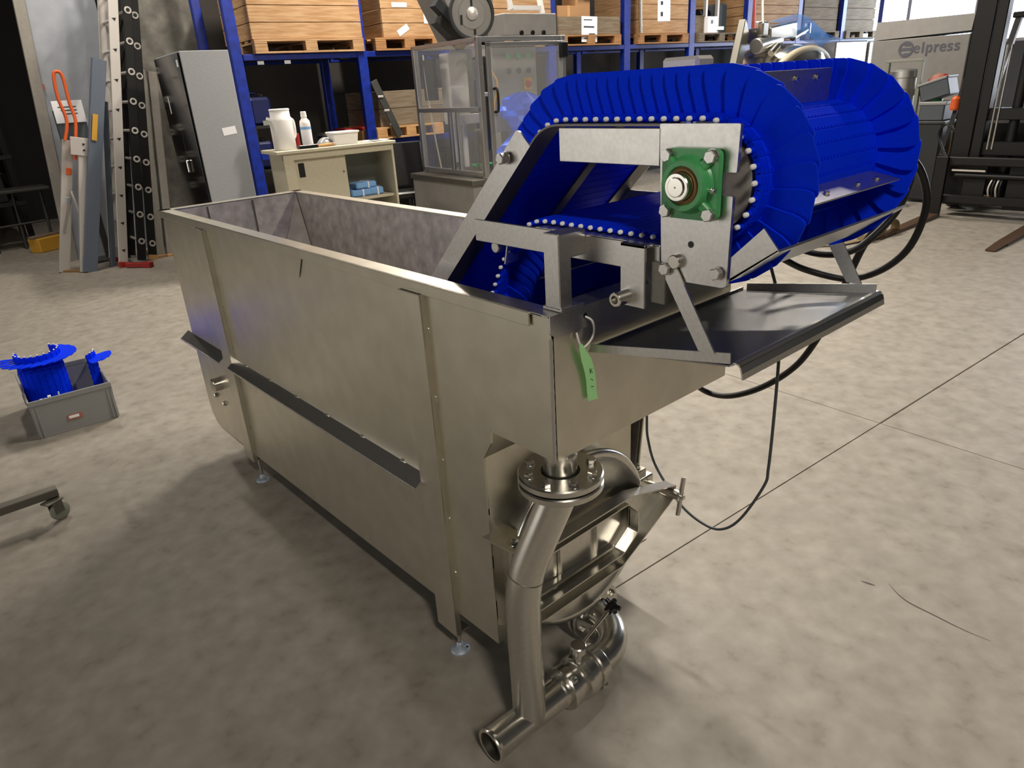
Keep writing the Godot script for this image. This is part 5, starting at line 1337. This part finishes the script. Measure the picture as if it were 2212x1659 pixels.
	obj("grip", B.new().rod(Vector3(0.098, 0.58, 0), Vector3(0.10, 0.70, 0), 0.026, 12), M.black_rubber, ht)
	obj("base", B.new().box(Vector3(0, 0.015, 0), Vector3(0.3, 0.03, 0.2), 0.006), M.black_steel, ht)

func filler() -> void:
	# upright packing machine behind clear guards; its own axes: across 0..1.08, front at z = 0
	var base := rk(1.50, 0, 2.3)
	var t := thing("packing_machine", "tall stainless packing machine behind clear guard panels with a spoked hand wheel on top", "machine", base, -0.0944)
	var W := 1.08
	var D := 1.28
	obj("base_cabinet", B.new().span(Vector3(-0.14, 0.03, -D), Vector3(W + 0.02, 0.74, -0.02), 0.006), M.machine_grey, t)
	obj("base_top", B.new().span(Vector3(-0.16, 0.74, -D - 0.02), Vector3(W + 0.03, 0.80, 0.0), 0.006), M.steel_dull, t)
	obj("base_panel", B.new().span(Vector3(0.02, 0.08, -0.022), Vector3(0.42, 0.70, -0.012), 0.003).span(Vector3(0.50, 0.08, -0.022), Vector3(1.0, 0.70, -0.012), 0.003), M.machine_grey, t)
	for q in [[0.0, 0.0], [W - 0.05, 0.0], [0.0, -D + 0.05], [W - 0.05, -D + 0.05]]:
		obj("corner_post", B.new().span(Vector3(q[0], 0.80, q[1] - 0.05), Vector3(q[0] + 0.055, 2.09, q[1] + 0.005), 0.004), M.steel_frame, t)
	for b in [[Vector3(0, 2.05, -0.05), Vector3(W, 2.09, 0.0)], [Vector3(0, 2.05, -D), Vector3(W, 2.09, -D + 0.04)], [Vector3(0, 2.05, -D), Vector3(0.04, 2.09, 0)], [Vector3(W - 0.04, 2.05, -D), Vector3(W, 2.09, 0)], [Vector3(0, 1.43, -D), Vector3(0.035, 1.475, 0)], [Vector3(0, 0.82, -D), Vector3(0.035, 0.86, 0)]]:
		obj("rail", B.new().span(b[0], b[1], 0.003), M.steel_frame, t)
	# front door with its own frame, clear pane, handle and hinge
	var d := obj("guard_door", B.new().span(Vector3(0.085, 0.86, 0.004), Vector3(0.135, 2.04, 0.03), 0.003).span(Vector3(W - 0.06, 0.86, 0.004), Vector3(W - 0.015, 2.04, 0.03), 0.003).span(Vector3(0.085, 2.0, 0.004), Vector3(W - 0.015, 2.04, 0.03), 0.003).span(Vector3(0.085, 0.86, 0.004), Vector3(W - 0.015, 0.90, 0.03), 0.003), M.steel_frame, t)
	obj("pane", B.new().span(Vector3(0.13, 0.89, 0.014), Vector3(W - 0.05, 2.01, 0.019)), M.acrylic, d)
	obj("handle", B.new().tube(curve([Vector3(0.15, 1.63, 0.02), Vector3(0.16, 1.625, 0.06), Vector3(0.165, 1.53, 0.065), Vector3(0.16, 1.43, 0.06), Vector3(0.15, 1.42, 0.02)], 5), 0.013, 8), M.black_plastic, d)
	obj("switch_box", B.new().span(Vector3(W - 0.10, 1.88, 0.02), Vector3(W - 0.01, 2.03, 0.07), 0.008), M.black_plastic, d)
	obj("side_pane", B.new().span(Vector3(0.010, 1.475, -D + 0.05), Vector3(0.015, 2.05, -0.05)), M.acrylic, t)
	obj("side_pane", B.new().span(Vector3(0.010, 0.86, -D + 0.05), Vector3(0.015, 1.43, -0.62)), M.acrylic, t)
	obj("side_pane", B.new().span(Vector3(0.010, 0.86, -0.56), Vector3(0.015, 1.43, -0.05)), M.acrylic, t)
	obj("side_rail", B.new().span(Vector3(0, 0.86, -0.64), Vector3(0.035, 1.45, -0.59), 0.003).span(Vector3(0, 0.86, -0.49), Vector3(0.035, 1.45, -0.45), 0.003), M.steel_frame, t)
	# works inside
	obj("rear_wall", B.new().span(Vector3(0.45, 0.82, -1.22), Vector3(1.06, 2.05, -1.2)), M.machine_grey, t)
	obj("control_panel", B.new().span(Vector3(0.46, 1.20, -0.50), Vector3(1.03, 2.04, -0.42), 0.006), M.machine_grey, t)
	for k in 3:
		var xx := 0.66 + k * 0.13
		obj("indicator", B.new().rod(Vector3(xx, 1.93, -0.42), Vector3(xx, 1.93, -0.40), 0.028, 14), M.green_paint, t)
		obj("selector", B.new().rod(Vector3(xx, 1.79, -0.42), Vector3(xx, 1.79, -0.40), 0.028, 14).box(Vector3(xx, 1.79, -0.39), Vector3(0.012, 0.05, 0.02), 0.003), M.bin_grey, t)
	for y in [1.66, 1.47]:
		obj("button_plate", B.new().span(Vector3(0.855, y - 0.06, -0.424), Vector3(0.955, y + 0.06, -0.414), 0.004), M.yellow, t)
		obj("stop_button", B.new().rod(Vector3(0.905, y, -0.415), Vector3(0.905, y, -0.385), 0.036, 16, 0.03), M.red, t)
	obj("white_column", B.new().span(Vector3(0.16, 1.30, -0.98), Vector3(0.40, 2.0, -0.80), 0.01), M.white_plastic, t)
	obj("lift_rod", B.new().span(Vector3(0.18, 0.90, -0.86), Vector3(0.23, 1.36, -0.82), 0.006).span(Vector3(0.30, 0.84, -0.86), Vector3(0.35, 1.36, -0.82), 0.006), M.white_plastic, t)
	obj("slide_plate", B.new().span(Vector3(0.12, 1.30, -0.70), Vector3(0.40, 1.40, -0.62), 0.006), M.aluminium, t)
	obj("cross_bar", B.new().span(Vector3(0.30, 1.56, -0.5), Vector3(0.55, 1.60, -0.44), 0.005), M.aluminium, t)
	obj("forming_tube", B.new().rod(Vector3(0.55, 1.0, -0.75), Vector3(0.55, 1.95, -0.75), 0.10, 20), M.steel_dull, t)
	obj("cylinder", B.new().rod(Vector3(0.22, 0.84, -0.35), Vector3(0.22, 1.10, -0.35), 0.05, 16).rod(Vector3(0.22, 1.10, -0.35), Vector3(0.22, 1.2, -0.35), 0.018, 10), M.black_steel, t)
	obj("green_lever", B.new().span(Vector3(0.10, 0.885, -0.42), Vector3(0.32, 0.915, -0.32), 0.008), M.green_paint, t)
	obj("yellow_hose", B.new().tube(curve([Vector3(0.20, 1.95, -0.15), Vector3(0.23, 1.8, -0.12), Vector3(0.30, 1.68, -0.13), Vector3(0.28, 1.5, -0.16), Vector3(0.26, 1.3, -0.2)], 6), 0.009, 8), M.yellow, t)
	obj("white_hose", B.new().tube(curve([Vector3(0.06, 2.0, -D + 0.15), Vector3(0.055, 1.7, -D + 0.17), Vector3(0.06, 1.3, -D + 0.22), Vector3(0.06, 0.85, -D + 0.32)], 6), 0.008, 8), M.white_plastic, t)
	obj("grille", B.new().span(Vector3(0.05, 1.55, -D + 0.12), Vector3(0.06, 1.95, -D + 0.40)), M.rack_dark, t)
	obj("funnel", B.new().at(Vector3(0.15, 1.90, -0.3), Basis(Vector3.RIGHT, PI)).lathe([Vector2(0.0, 0.0), Vector2(0.09, 0.0), Vector2(0.09, 0.02), Vector2(0.015, 0.18), Vector2(0, 0.18)], 16), M.cream_dark, t)
	# on top: hopper, control box, tube frame and the hand wheel
	obj("hopper", B.new().hull([Vector3(-0.12, 2.75, -0.55), Vector3(0.60, 2.75, -0.55), Vector3(0.60, 2.09, -0.55), Vector3(0.22, 2.09, -0.55)], Vector3(0, 0, -0.5)), M.machine_grey, t)
	obj("chute_rail", B.new().bar(Vector3(-0.15, 2.42, -0.45), Vector3(0.22, 2.10, -0.45), 0.1, 0.09), M.bin_dark, t)
	obj("chain_guard", B.new().bar(Vector3(-0.10, 2.30, -0.5), Vector3(0.18, 2.06, -0.5), 0.14, 0.14), M.junk_grey, t)
	obj("control_box", B.new().span(Vector3(0.42, 2.10, -0.42), Vector3(1.08, 2.30, -0.12), 0.008), M.machine_grey, t)
	for k in 3: obj("push_button", B.new().rod(Vector3(0.62 + k * 0.14, 2.125, -0.12), Vector3(0.62 + k * 0.14, 2.125, -0.10), 0.022, 12), M.black_plastic, t)
	obj("tube_frame", B.new().bar(Vector3(0.47, 2.75, -0.2), Vector3(0.54, 2.335, -0.16), 0.05, 0.05).bar(Vector3(0.86, 2.75, -0.2), Vector3(0.93, 2.30, -0.16), 0.05, 0.05).bar(Vector3(0.52, 2.35, -0.17), Vector3(0.92, 2.35, -0.17), 0.05, 0.04), M.white_plastic, t)
	var hub := Vector3(0.10, 2.30, -0.20)
	var hw := thing_part("hand_wheel", t, hub)
	hw.rotation.y = -0.25
	var fz := facing(Vector3(0, 0, 1))
	obj("disc", B.new().at(Vector3(), fz).lathe([Vector2(0, -0.01), Vector2(0.20, -0.01), Vector2(0.20, 0.0), Vector2(0.14, 0.004), Vector2(0.13, 0.012), Vector2(0, 0.012)], 32), M.machine_grey, hw)
	obj("rim", B.new().at(Vector3(), fz).lathe([Vector2(0.20, -0.02), Vector2(0.225, -0.022), Vector2(0.232, 0.0), Vector2(0.225, 0.02), Vector2(0.20, 0.02), Vector2(0.20, -0.02)], 36), M.bin_dark, hw)
	obj("hub", B.new().at(Vector3(), fz).lathe([Vector2(0.06, 0.01), Vector2(0.055, 0.03), Vector2(0.03, 0.05), Vector2(0, 0.055)], 20), M.aluminium, hw)
	obj("slot", B.new().box(Vector3(0, 0.115, 0.013), Vector3(0.022, 0.12, 0.004), 0.001).box(Vector3(0.02, -0.13, 0.006), Vector3(0.022, 0.10, 0.004), 0.001).box(Vector3(-0.11, -0.05, 0.013), Vector3(0.022, 0.08, 0.004), 0.001), M.junk_dark, hw)
	# clear blue bag lying inside behind the door
	var bag := thing("blue_bag", "crumpled translucent blue plastic bag inside the packing machine", "bag", rk(2.18, 0.803, 2.08), -0.0944)
	var b := B.new()
	var fn := FastNoiseLite.new()
	fn.seed = 5; fn.frequency = 2.6
	var rows := 14; var cols := 18
	var gp := func(i: int, j: int) -> Vector3:
		var v := float(i) / rows; var a := TAU * j / cols
		var r: float = [0.26, 0.33, 0.36, 0.35, 0.32, 0.28, 0.20, 0.13, 0.15, 0.20, 0.24, 0.26, 0.25, 0.22, 0.05][i]
		r *= 1.0 + 0.35 * fn.get_noise_3d(cos(a), v * 3.0, sin(a))
		return Vector3(cos(a) * r * 1.05, v * 0.78, sin(a) * r * lerpf(0.42, 0.25, v) + 0.06 * fn.get_noise_2d(a * 2.0, v * 4.0))
	for i in rows:
		for j in cols:
			var p0: Vector3 = gp.call(i, j); var p1: Vector3 = gp.call(i, (j + 1) % cols); var p2: Vector3 = gp.call(i + 1, (j + 1) % cols); var p3: Vector3 = gp.call(i + 1, j)
			var nm := (p1 - p0).cross(p3 - p0).normalized()
			if nm.dot(Vector3(p0.x, 0, p0.z)) < 0: nm = -nm
			b.quad(p0, p1, p2, p3, nm)
	obj("film", b, M.blue_film, bag)
	obj("goods", B.new().lathe([Vector2(0, 0.01), Vector2(0.17, 0.01), Vector2(0.20, 0.08), Vector2(0.16, 0.2), Vector2(0, 0.24)], 14, true), M.foam_blue, bag)

func right_side() -> void:
	# shiny vat machine behind the conveyor
	var o := rk(6.9, 0, 1.6)
	var t := thing("mixing_vat", "shiny stainless vat machine with a sloping chute, seen just above the blue belt", "machine", o, -0.0944)
	obj("vat", B.new().at(Vector3(0.35, 1.15, 0)).lathe([Vector2(0, 0), Vector2(0.58, 0.0), Vector2(0.66, 0.1), Vector2(0.66, 0.55), Vector2(0.60, 0.68), Vector2(0.45, 0.78), Vector2(0.2, 0.83), Vector2(0, 0.84)], 36, true), M.steel_bright, t)
	obj("chute", B.new().bar(Vector3(-0.95, 1.5, 0.2), Vector3(-0.50, 2.22, 0.0), 0.10, 0.30, Vector3.UP, 0.01), M.steel_dull, t)
	obj("gearbox", B.new().at(Vector3(0.0, 2.12, 0.1), Basis(Vector3(0, 0, 1), 0.12)).box(Vector3(), Vector3(0.62, 0.20, 0.4), 0.02), M.steel_bright, t)
	obj("motor", B.new().rod(Vector3(-0.55, 1.95, 0.25), Vector3(0.0, 2.03, 0.2), 0.10, 18), M.steel_frame, t)
	obj("valve", B.new().rod(Vector3(0.35, 2.05, 0.2), Vector3(0.75, 2.16, 0.15), 0.05, 14).rod(Vector3(0.75, 2.10, 0.15), Vector3(0.75, 2.24, 0.15), 0.06, 14), M.steel_bright, t)
	obj("clamp_block", B.new().box(Vector3(-0.42, 2.16, 0.25), Vector3(0.14, 0.18, 0.1), 0.02), M.steel_bright, t)
	obj("clamp_bolt", B.new().rod(Vector3(-0.35, 1.85, 0.35), Vector3(-0.2, 1.95, 0.35), 0.05, 12), M.steel_bright, t)
	obj("pipe_arch", B.new().tube(curve([Vector3(-0.3, 1.68, 0.45), Vector3(0.0, 1.84, 0.5), Vector3(0.4, 1.88, 0.5), Vector3(0.8, 1.80, 0.45), Vector3(1.0, 1.65, 0.4)], 6), 0.05, 12), M.cream, t)
	for q in [[-0.05, 0.4], [0.75, 0.4], [-0.05, -0.4], [0.75, -0.4]]: obj("leg", B.new().rod(Vector3(q[0], 0, q[1]), Vector3(q[0], 1.2, q[1]), 0.04, 12), M.steel_dull, t)
	var fs := thing("blue_film_sheet", "pale blue plastic film draped over the shiny vat machine", "film", rk(7.3, 2.0, 1.7), -0.0944)
	obj("film", B.new().strip(curve([Vector3(-0.35, 0.30, 0.1), Vector3(-0.05, 0.27, 0.12), Vector3(0.18, 0.12, 0.15), Vector3(0.45, 0.02, 0.2), Vector3(0.8, -0.03, 0.2)], 4), Vector3(0, 0.05, 0.4), 0.002), M.pale_film, fs)
	obj("fold", B.new().strip(curve([Vector3(0.0, 0.18, 0.3), Vector3(0.2, 0.06, 0.34), Vector3(0.4, -0.06, 0.34)], 4), Vector3(0, 0.1, 0.15), 0.002), M.pale_film, fs)
	t = thing("steel_housing", "stainless box housing with an upright grey panel right of the shiny vat", "machine", rk(8.65, 0, 1.7), -0.0944)
	obj("body", B.new().span(Vector3(-0.60, 0.05, -0.4), Vector3(0.28, 1.98, 0.3), 0.02), M.steel_frame, t)
	obj("side_panel", B.new().span(Vector3(0.30, 0.0, -0.4), Vector3(0.62, 1.97, 0.32), 0.01), M.cabinet_grey, t)
	obj("bright_edge", B.new().span(Vector3(0.28, 0.05, 0.30), Vector3(0.36, 1.95, 0.33), 0.006), M.steel_bright, t)
	# white-and-red A-frame ladder and a bright blue scaffold before the far bays
	t = thing("step_ladder", "slim white and red ladder section standing behind the shiny vat", "ladder", rk(7.75, 0, 1.0), -0.0944)
	for q in [[-0.22, -0.13], [0.10, 0.05]]: obj("rail", B.new().bar(Vector3(q[0] + 0.12, 0.0, 0), Vector3(q[1] - 0.02, 2.75, -0.15), 0.05, 0.03), M.white_plastic if q[0] > 0 else M.red, t)
	for k in 8: obj("rung", B.new().rod(Vector3(-0.12 , 0.3 + 0.29 * k, -0.02 - 0.015 * k), Vector3(0.16, 0.3 + 0.29 * k, -0.02 - 0.015 * k), 0.018, 8), M.white_plastic, t)
	# grey machine cabinet with lettering
	var c := Vector3(10.0, 0, -3.05)
	t = thing("grey_machine_cabinet", "big light grey machine cabinet with faded lettering in front of the bright windows", "cabinet", c)
	obj("lower_panel", B.new().span(Vector3(10.0, 0.12, -3.72), Vector3(10.9, 1.93, -2.52), 0.01), M.machine_grey, t, c)
	obj("upper_panel", B.new().hull([Vector3(10.0, 1.935, -3.72), Vector3(10.0, 1.965, -2.52), Vector3(10.04, 2.16, -2.52), Vector3(10.04, 2.16, -3.72)], Vector3(0.8, 0, 0)), M.machine_grey, t, c)
	obj("side_panel", B.new().span(Vector3(10.02, 0.12, -2.515), Vector3(10.9, 2.155, -2.46), 0.006), M.wall_paint, t, c)
	obj("plinth", B.new().span(Vector3(10.05, 0, -3.68), Vector3(10.85, 0.12, -2.5)), M.bin_dark, t, c)
	var bx := Basis(Vector3(0, 0, 1), Vector3.UP, Vector3(-1, 0, 0))
	words("lettering", "elpress", 0.165, Transform3D(bx, Vector3(9.998, 1.80, -2.90) - c), M.faded_print, t, 0.004)
	var lg := B.new().at(Vector3(9.997, 1.80, -3.275), facing(Vector3(-1, 0, 0)))
	lg.lathe([Vector2(0.070, 0.0), Vector2(0.098, 0.0), Vector2(0.098, 0.003), Vector2(0.070, 0.003), Vector2(0.070, 0.0)], 28)
	obj("logo_ring", lg, M.faded_print, t, c)
	obj("logo_bar", B.new().span(Vector3(9.994, 1.785, -3.35), Vector3(9.998, 1.815, -3.20)).span(Vector3(9.994, 1.73, -3.30), Vector3(9.998, 1.75, -3.22)).span(Vector3(9.994, 1.84, -3.30), Vector3(9.998, 1.86, -3.23)), M.faded_print, t, c)
	# steel column drum in a frame
	c = Vector3(8.95, 0, -2.84)
	t = thing("steel_drum_column", "upright stainless cylinder held in a narrow pale frame beside the belt", "tank", c)
	obj("cylinder", B.new().lathe([Vector2(0, 0.25), Vector2(0.15, 0.25), Vector2(0.155, 0.27), Vector2(0.155, 1.26), Vector2(0.17, 1.27), Vector2(0.17, 1.33), Vector2(0.155, 1.34), Vector2(0.155, 1.46), Vector2(0.17, 1.47), Vector2(0.17, 1.54), Vector2(0.13, 1.56), Vector2(0, 1.57)], 28), M.steel_frame, t)
	for z in [-0.19, 0.20]: obj("post", B.new().box(Vector3(-0.05, 0.82, z), Vector3(0.06, 1.64, 0.045), 0.004), M.cream_dark, t)
	obj("top_bar", B.new().box(Vector3(-0.05, 1.655, 0), Vector3(0.06, 0.03, 0.43), 0.004), M.cream_dark, t)
	obj("foot", B.new().box(Vector3(-0.05, 0.02, 0), Vector3(0.4, 0.04, 0.46), 0.004), M.cream_dark, t)
	# stacked bins
	c = Vector3(9.0, 0, -2.42)
	t = thing("dark_container", "tall dark plastic container under the grey bin beside the forklift", "container", c)
	obj("body", B.new().span(Vector3(-0.16, 0.03, -0.17), Vector3(0.2, 0.95, 0.15), 0.02), M.bin_dark, t)
	obj("rim", B.new().span(Vector3(-0.175, 0.93, -0.185), Vector3(0.215, 0.965, 0.165), 0.01), M.bin_dark, t)
	t = thing("grey_bin", "translucent grey plastic bin stacked on the dark container", "bin", c + Vector3(0, 0.966, 0))
	obj("body", B.new().span(Vector3(-0.15, 0, -0.15), Vector3(0.18, 0.20, 0.13), 0.015), M.bin_grey, t)
	obj("rim", B.new().span(Vector3(-0.165, 0.18, -0.165), Vector3(0.195, 0.22, 0.15), 0.008), M.crate_grey, t)
	t = thing("green_lid", "small green lid lying on the grey bin", "lid", c + Vector3(0, 1.187, -0.06))
	obj("lid", B.new().lathe([Vector2(0, 0), Vector2(0.10, 0), Vector2(0.10, 0.02), Vector2(0.09, 0.03), Vector2(0, 0.034)], 20), M.green_paint, t)
	obj("grip", B.new().box(Vector3(0, 0.04, 0), Vector3(0.05, 0.014, 0.02), 0.003), M.green_paint, t)
	t = thing("tilted_crate", "tilted grey crate with red cloth heaped in it, topmost of the stack", "crate", c + Vector3(0, 1.222, 0.02))
	t.rotation.x = -0.30
	for q in [[Vector3(-0.15, 0.0, -0.17), Vector3(-0.14, 0.2, 0.15)], [Vector3(0.14, 0.0, -0.17), Vector3(0.15, 0.2, 0.15)], [Vector3(-0.15, 0, -0.17), Vector3(0.15, 0.2, -0.16)], [Vector3(-0.15, 0, 0.14), Vector3(0.15, 0.2, 0.15)]]: obj("wall", B.new().span(q[0], q[1], 0.003), M.bin_grey, t)
	obj("bottom", B.new().span(Vector3(-0.15, 0, -0.17), Vector3(0.15, 0.012, 0.15)), M.bin_grey, t)
	obj("rim", B.new().span(Vector3(-0.165, 0.19, 0.14), Vector3(0.165, 0.215, 0.165), 0.005).span(Vector3(-0.165, 0.19, -0.185), Vector3(-0.145, 0.215, 0.165), 0.005), M.crate_grey, t)
	var rcl := thing("red_cloth", "dull red cloth heaped in the tilted crate", "cloth", c + Vector3(0, 1.40, -0.04))
	obj("heap", B.new().lathe([Vector2(0, -0.05), Vector2(0.12, -0.03), Vector2(0.115, 0.03), Vector2(0.06, 0.08), Vector2(0, 0.10)], 9, true), M.sticker_red, rcl)
	obj("fold", B.new().at(Vector3(0.02, 0.02, 0.05)).lathe([Vector2(0, -0.03), Vector2(0.08, 0.0), Vector2(0.04, 0.06), Vector2(0, 0.07)], 7, true), M.red, rcl)
	# yellow floor signs behind the forklift's carriage
	for q in [[Vector3(9.35, 0, -2.20), "yellow folding floor sign standing left of the forklift mast"], [Vector3(9.45, 0, -1.86), "yellow folding floor sign half hidden behind the forklift's mast foot"]]:
		t = thing("floor_sign", q[1], "sign", q[0], 0.2)
		obj("leaf", B.new().hull([Vector3(0, 0.0, -0.13), Vector3(0, 0.0, 0.13), Vector3(0.1, 0.80, 0.07), Vector3(0.1, 0.80, -0.07)], Vector3(0.012, 0, 0)), M.yellow, t)
		obj("leaf", B.new().hull([Vector3(0.24, 0.0, -0.13), Vector3(0.24, 0.0, 0.13), Vector3(0.115, 0.80, 0.07), Vector3(0.115, 0.80, -0.07)], Vector3(0.012, 0, 0)), M.yellow, t)
		obj("hinge", B.new().rod(Vector3(0.11, 0.80, -0.07), Vector3(0.11, 0.80, 0.07), 0.012, 8), M.black_plastic, t)
	# forklift: forks, carriage, mast and the front of its body
	c = Vector3(8.6, 0, -1.45)
	t = thing("forklift", "black forklift truck with lowered forks at the right edge of the hall", "forklift", c)
	for z in [[-1.985, -1.865], [-0.985, -0.865]]:
		var f := B.new()
		f.hull([Vector3(8.0, 0.045, z[0]), Vector3(8.0, 0.045, z[1]), Vector3(6.85, 0.03, z[1] - 0.01), Vector3(6.85, 0.03, z[0] + 0.01)], Vector3(0, -0.035, 0))
		f.hull([Vector3(6.85, 0.03, z[0] + 0.01), Vector3(6.85, 0.03, z[1] - 0.01), Vector3(6.52, 0.018, z[1] - 0.02), Vector3(6.52, 0.018, z[0] + 0.02)], Vector3(0, -0.012, 0))
		obj("fork", f, M.fork_worn, t, c)
		obj("fork_shank", B.new().span(Vector3(7.95, 0.012, z[0]), Vector3(8.005, 0.66, z[1]), 0.004), M.black_steel, t, c)
	obj("carriage_bar", B.new().span(Vector3(8.01, 0.565, -2.0), Vector3(8.08, 0.655, -0.75), 0.01), M.black_steel, t, c)
	obj("carriage_bar", B.new().span(Vector3(8.01, 0.16, -2.0), Vector3(8.08, 0.25, -0.75), 0.01), M.black_steel, t, c)
	obj("shift_bar", B.new().span(Vector3(8.005, 0.505, -1.83), Vector3(8.03, 0.53, -1.50), 0.004), M.steel_bright, t, c)
	obj("shift_cylinder", B.new().rod(Vector3(8.05, 0.46, -1.80), Vector3(8.05, 0.46, -0.85), 0.03, 12), M.black_steel, t, c)
	obj("carriage_plate", B.new().span(Vector3(8.08, 0.12, -1.72), Vector3(8.12, 0.62, -1.50), 0.006).span(Vector3(8.08, 0.12, -1.30), Vector3(8.12, 0.62, -1.08), 0.006), M.black_steel, t, c)
	for k in 4: obj("hose", B.new().tube(curve([Vector3(8.06, 0.24, -1.44 + k * 0.035), Vector3(8.03, 0.34, -1.45 + k * 0.035), Vector3(8.07, 0.45, -1.43 + k * 0.03)], 4), 0.010, 8), M.aluminium if k % 2 == 0 else M.black_rubber, t, c)
	for z in [[-1.93, -1.74], [-1.02, -0.83]]:
		obj("mast_rail", B.new().span(Vector3(8.18, 0.12, z[0]), Vector3(8.36, 3.1, z[1]), 0.01), M.black_steel, t, c)
	for z in [[-1.73, -1.63], [-1.13, -1.03]]:
		obj("inner_rail", B.new().span(Vector3(8.16, 0.15, z[0]), Vector3(8.30, 3.0, z[1]), 0.008), M.black_steel, t, c)
	obj("mast_crossbar", B.new().span(Vector3(8.2, 1.02, -1.8), Vector3(8.3, 1.14, -0.95), 0.006).span(Vector3(8.2, 0.66, -1.8), Vector3(8.3, 0.80, -0.95), 0.006), M.black_steel, t, c)
	for z in [-1.585, -1.54]: obj("lift_chain", B.new().rod(Vector3(8.2, 0.72, z), Vector3(8.2, 1.75, z), 0.012, 8), M.steel_bright, t, c)
	obj("lift_cylinder", B.new().rod(Vector3(8.28, 0.2, -1.40), Vector3(8.28, 1.9, -1.40), 0.05, 14), M.black_steel, t, c)
	obj("body", B.new().span(Vector3(8.75, 0.15, -1.95), Vector3(10.6, 1.0, -0.8), 0.05), M.black_steel, t, c)
	obj("counterweight", B.new().span(Vector3(10.3, 0.2, -1.95), Vector3(10.95, 1.15, -0.8), 0.12), M.bin_dark, t, c)
	for q in [[Vector3(8.85, 1.0, -1.85), Vector3(9.2, 2.05, -1.80)], [Vector3(8.85, 1.0, -0.92), Vector3(9.2, 2.05, -0.95)], [Vector3(10.5, 1.0, -1.85), Vector3(10.3, 2.05, -1.80)], [Vector3(10.5, 1.0, -0.92), Vector3(10.3, 2.05, -0.95)]]: obj("guard_post", B.new().bar(q[0], q[1], 0.06, 0.06, Vector3(0, 0, 1)), M.black_steel, t, c)
	obj("overhead_guard", B.new().span(Vector3(9.15, 2.03, -1.86), Vector3(10.4, 2.09, -0.9), 0.01), M.black_steel, t, c)
	for q in [Vector3(8.72, 0.30, -2.02), Vector3(8.72, 0.30, -0.90), Vector3(10.4, 0.26, -2.0), Vector3(10.4, 0.26, -0.9)]:
		obj("wheel", B.new().at(q, facing(Vector3(0, 0, 1))).lathe([Vector2(0, 0.0), Vector2(q.y - 0.05, 0.0), Vector2(q.y - 0.005, 0.02), Vector2(q.y - 0.005, 0.15), Vector2(q.y - 0.05, 0.17), Vector2(0, 0.17)], 24), M.black_rubber, t, c)
	obj("lamp_post", B.new().bar(Vector3(8.45, 0.55, -2.12), Vector3(8.55, 1.45, -2.02), 0.04, 0.04, Vector3(0, 0, 1)).rod(Vector3(8.36, 0.62, -2.0), Vector3(8.46, 0.62, -2.13), 0.02, 8), M.black_steel, t, c)
	obj("indicator_lamp", B.new().at(Vector3(8.47, 1.11, -2.06)).lathe([Vector2(0, 0), Vector2(0.045, 0.0), Vector2(0.05, 0.02), Vector2(0.048, 0.12), Vector2(0.02, 0.15), Vector2(0, 0.152)], 14), M.orange, t, c)
	obj("hydraulic_hose", B.new().tube(curve([Vector3(8.2, 0.60, -1.96), Vector3(8.25, 0.85, -2.10), Vector3(8.2, 0.98, -2.03), Vector3(8.2, 0.9, -1.92)], 6), 0.014, 8), M.black_rubber, t, c)
	# strap roll and loop on the floor by the forks
	t = thing("webbing_strap", "tan webbing strap with an upright loop lying by the left fork tip", "strap", Vector3(6.55, 0, -2.0))
	var lp := []
	for i in 15:
		var a := lerpf(-0.25, PI + 0.5, i / 14.0)
		lp.append(Vector3(0.28 + cos(a) * 0.17, 0.035 + sin(a) * 0.115, 0.05))
	obj("loop", B.new().strip(lp, Vector3(0, 0, 0.09), 0.005), M.belt_strap, t)
	obj("roll", B.new().box(Vector3(-0.05, 0.05, 0.02), Vector3(0.40, 0.10, 0.14), 0.03), M.belt_strap, t)
	obj("tail", B.new().strip([Vector3(-0.2, 0.02, 0.0), Vector3(-0.5, 0.012, -0.1), Vector3(-0.75, 0.01, -0.3)], Vector3(0.03, 0, 0.08), 0.005), M.belt_strap, t)
	# wooden block and red tool by the container
	t = thing("wooden_block", "small pale wooden block on the floor beside the forklift's left fork", "block", Vector3(8.3, 0, -2.55), 0.4)
	obj("block", B.new().box(Vector3(0, 0.05, 0), Vector3(0.3, 0.10, 0.12), 0.006), M.wood_pale, t)
	obj("red_cap", B.new().box(Vector3(0.2, 0.16, 0.1), Vector3(0.2, 0.05, 0.16), 0.01).box(Vector3(0.2, 0.07, 0.1), Vector3(0.04, 0.14, 0.04)), M.red, t)
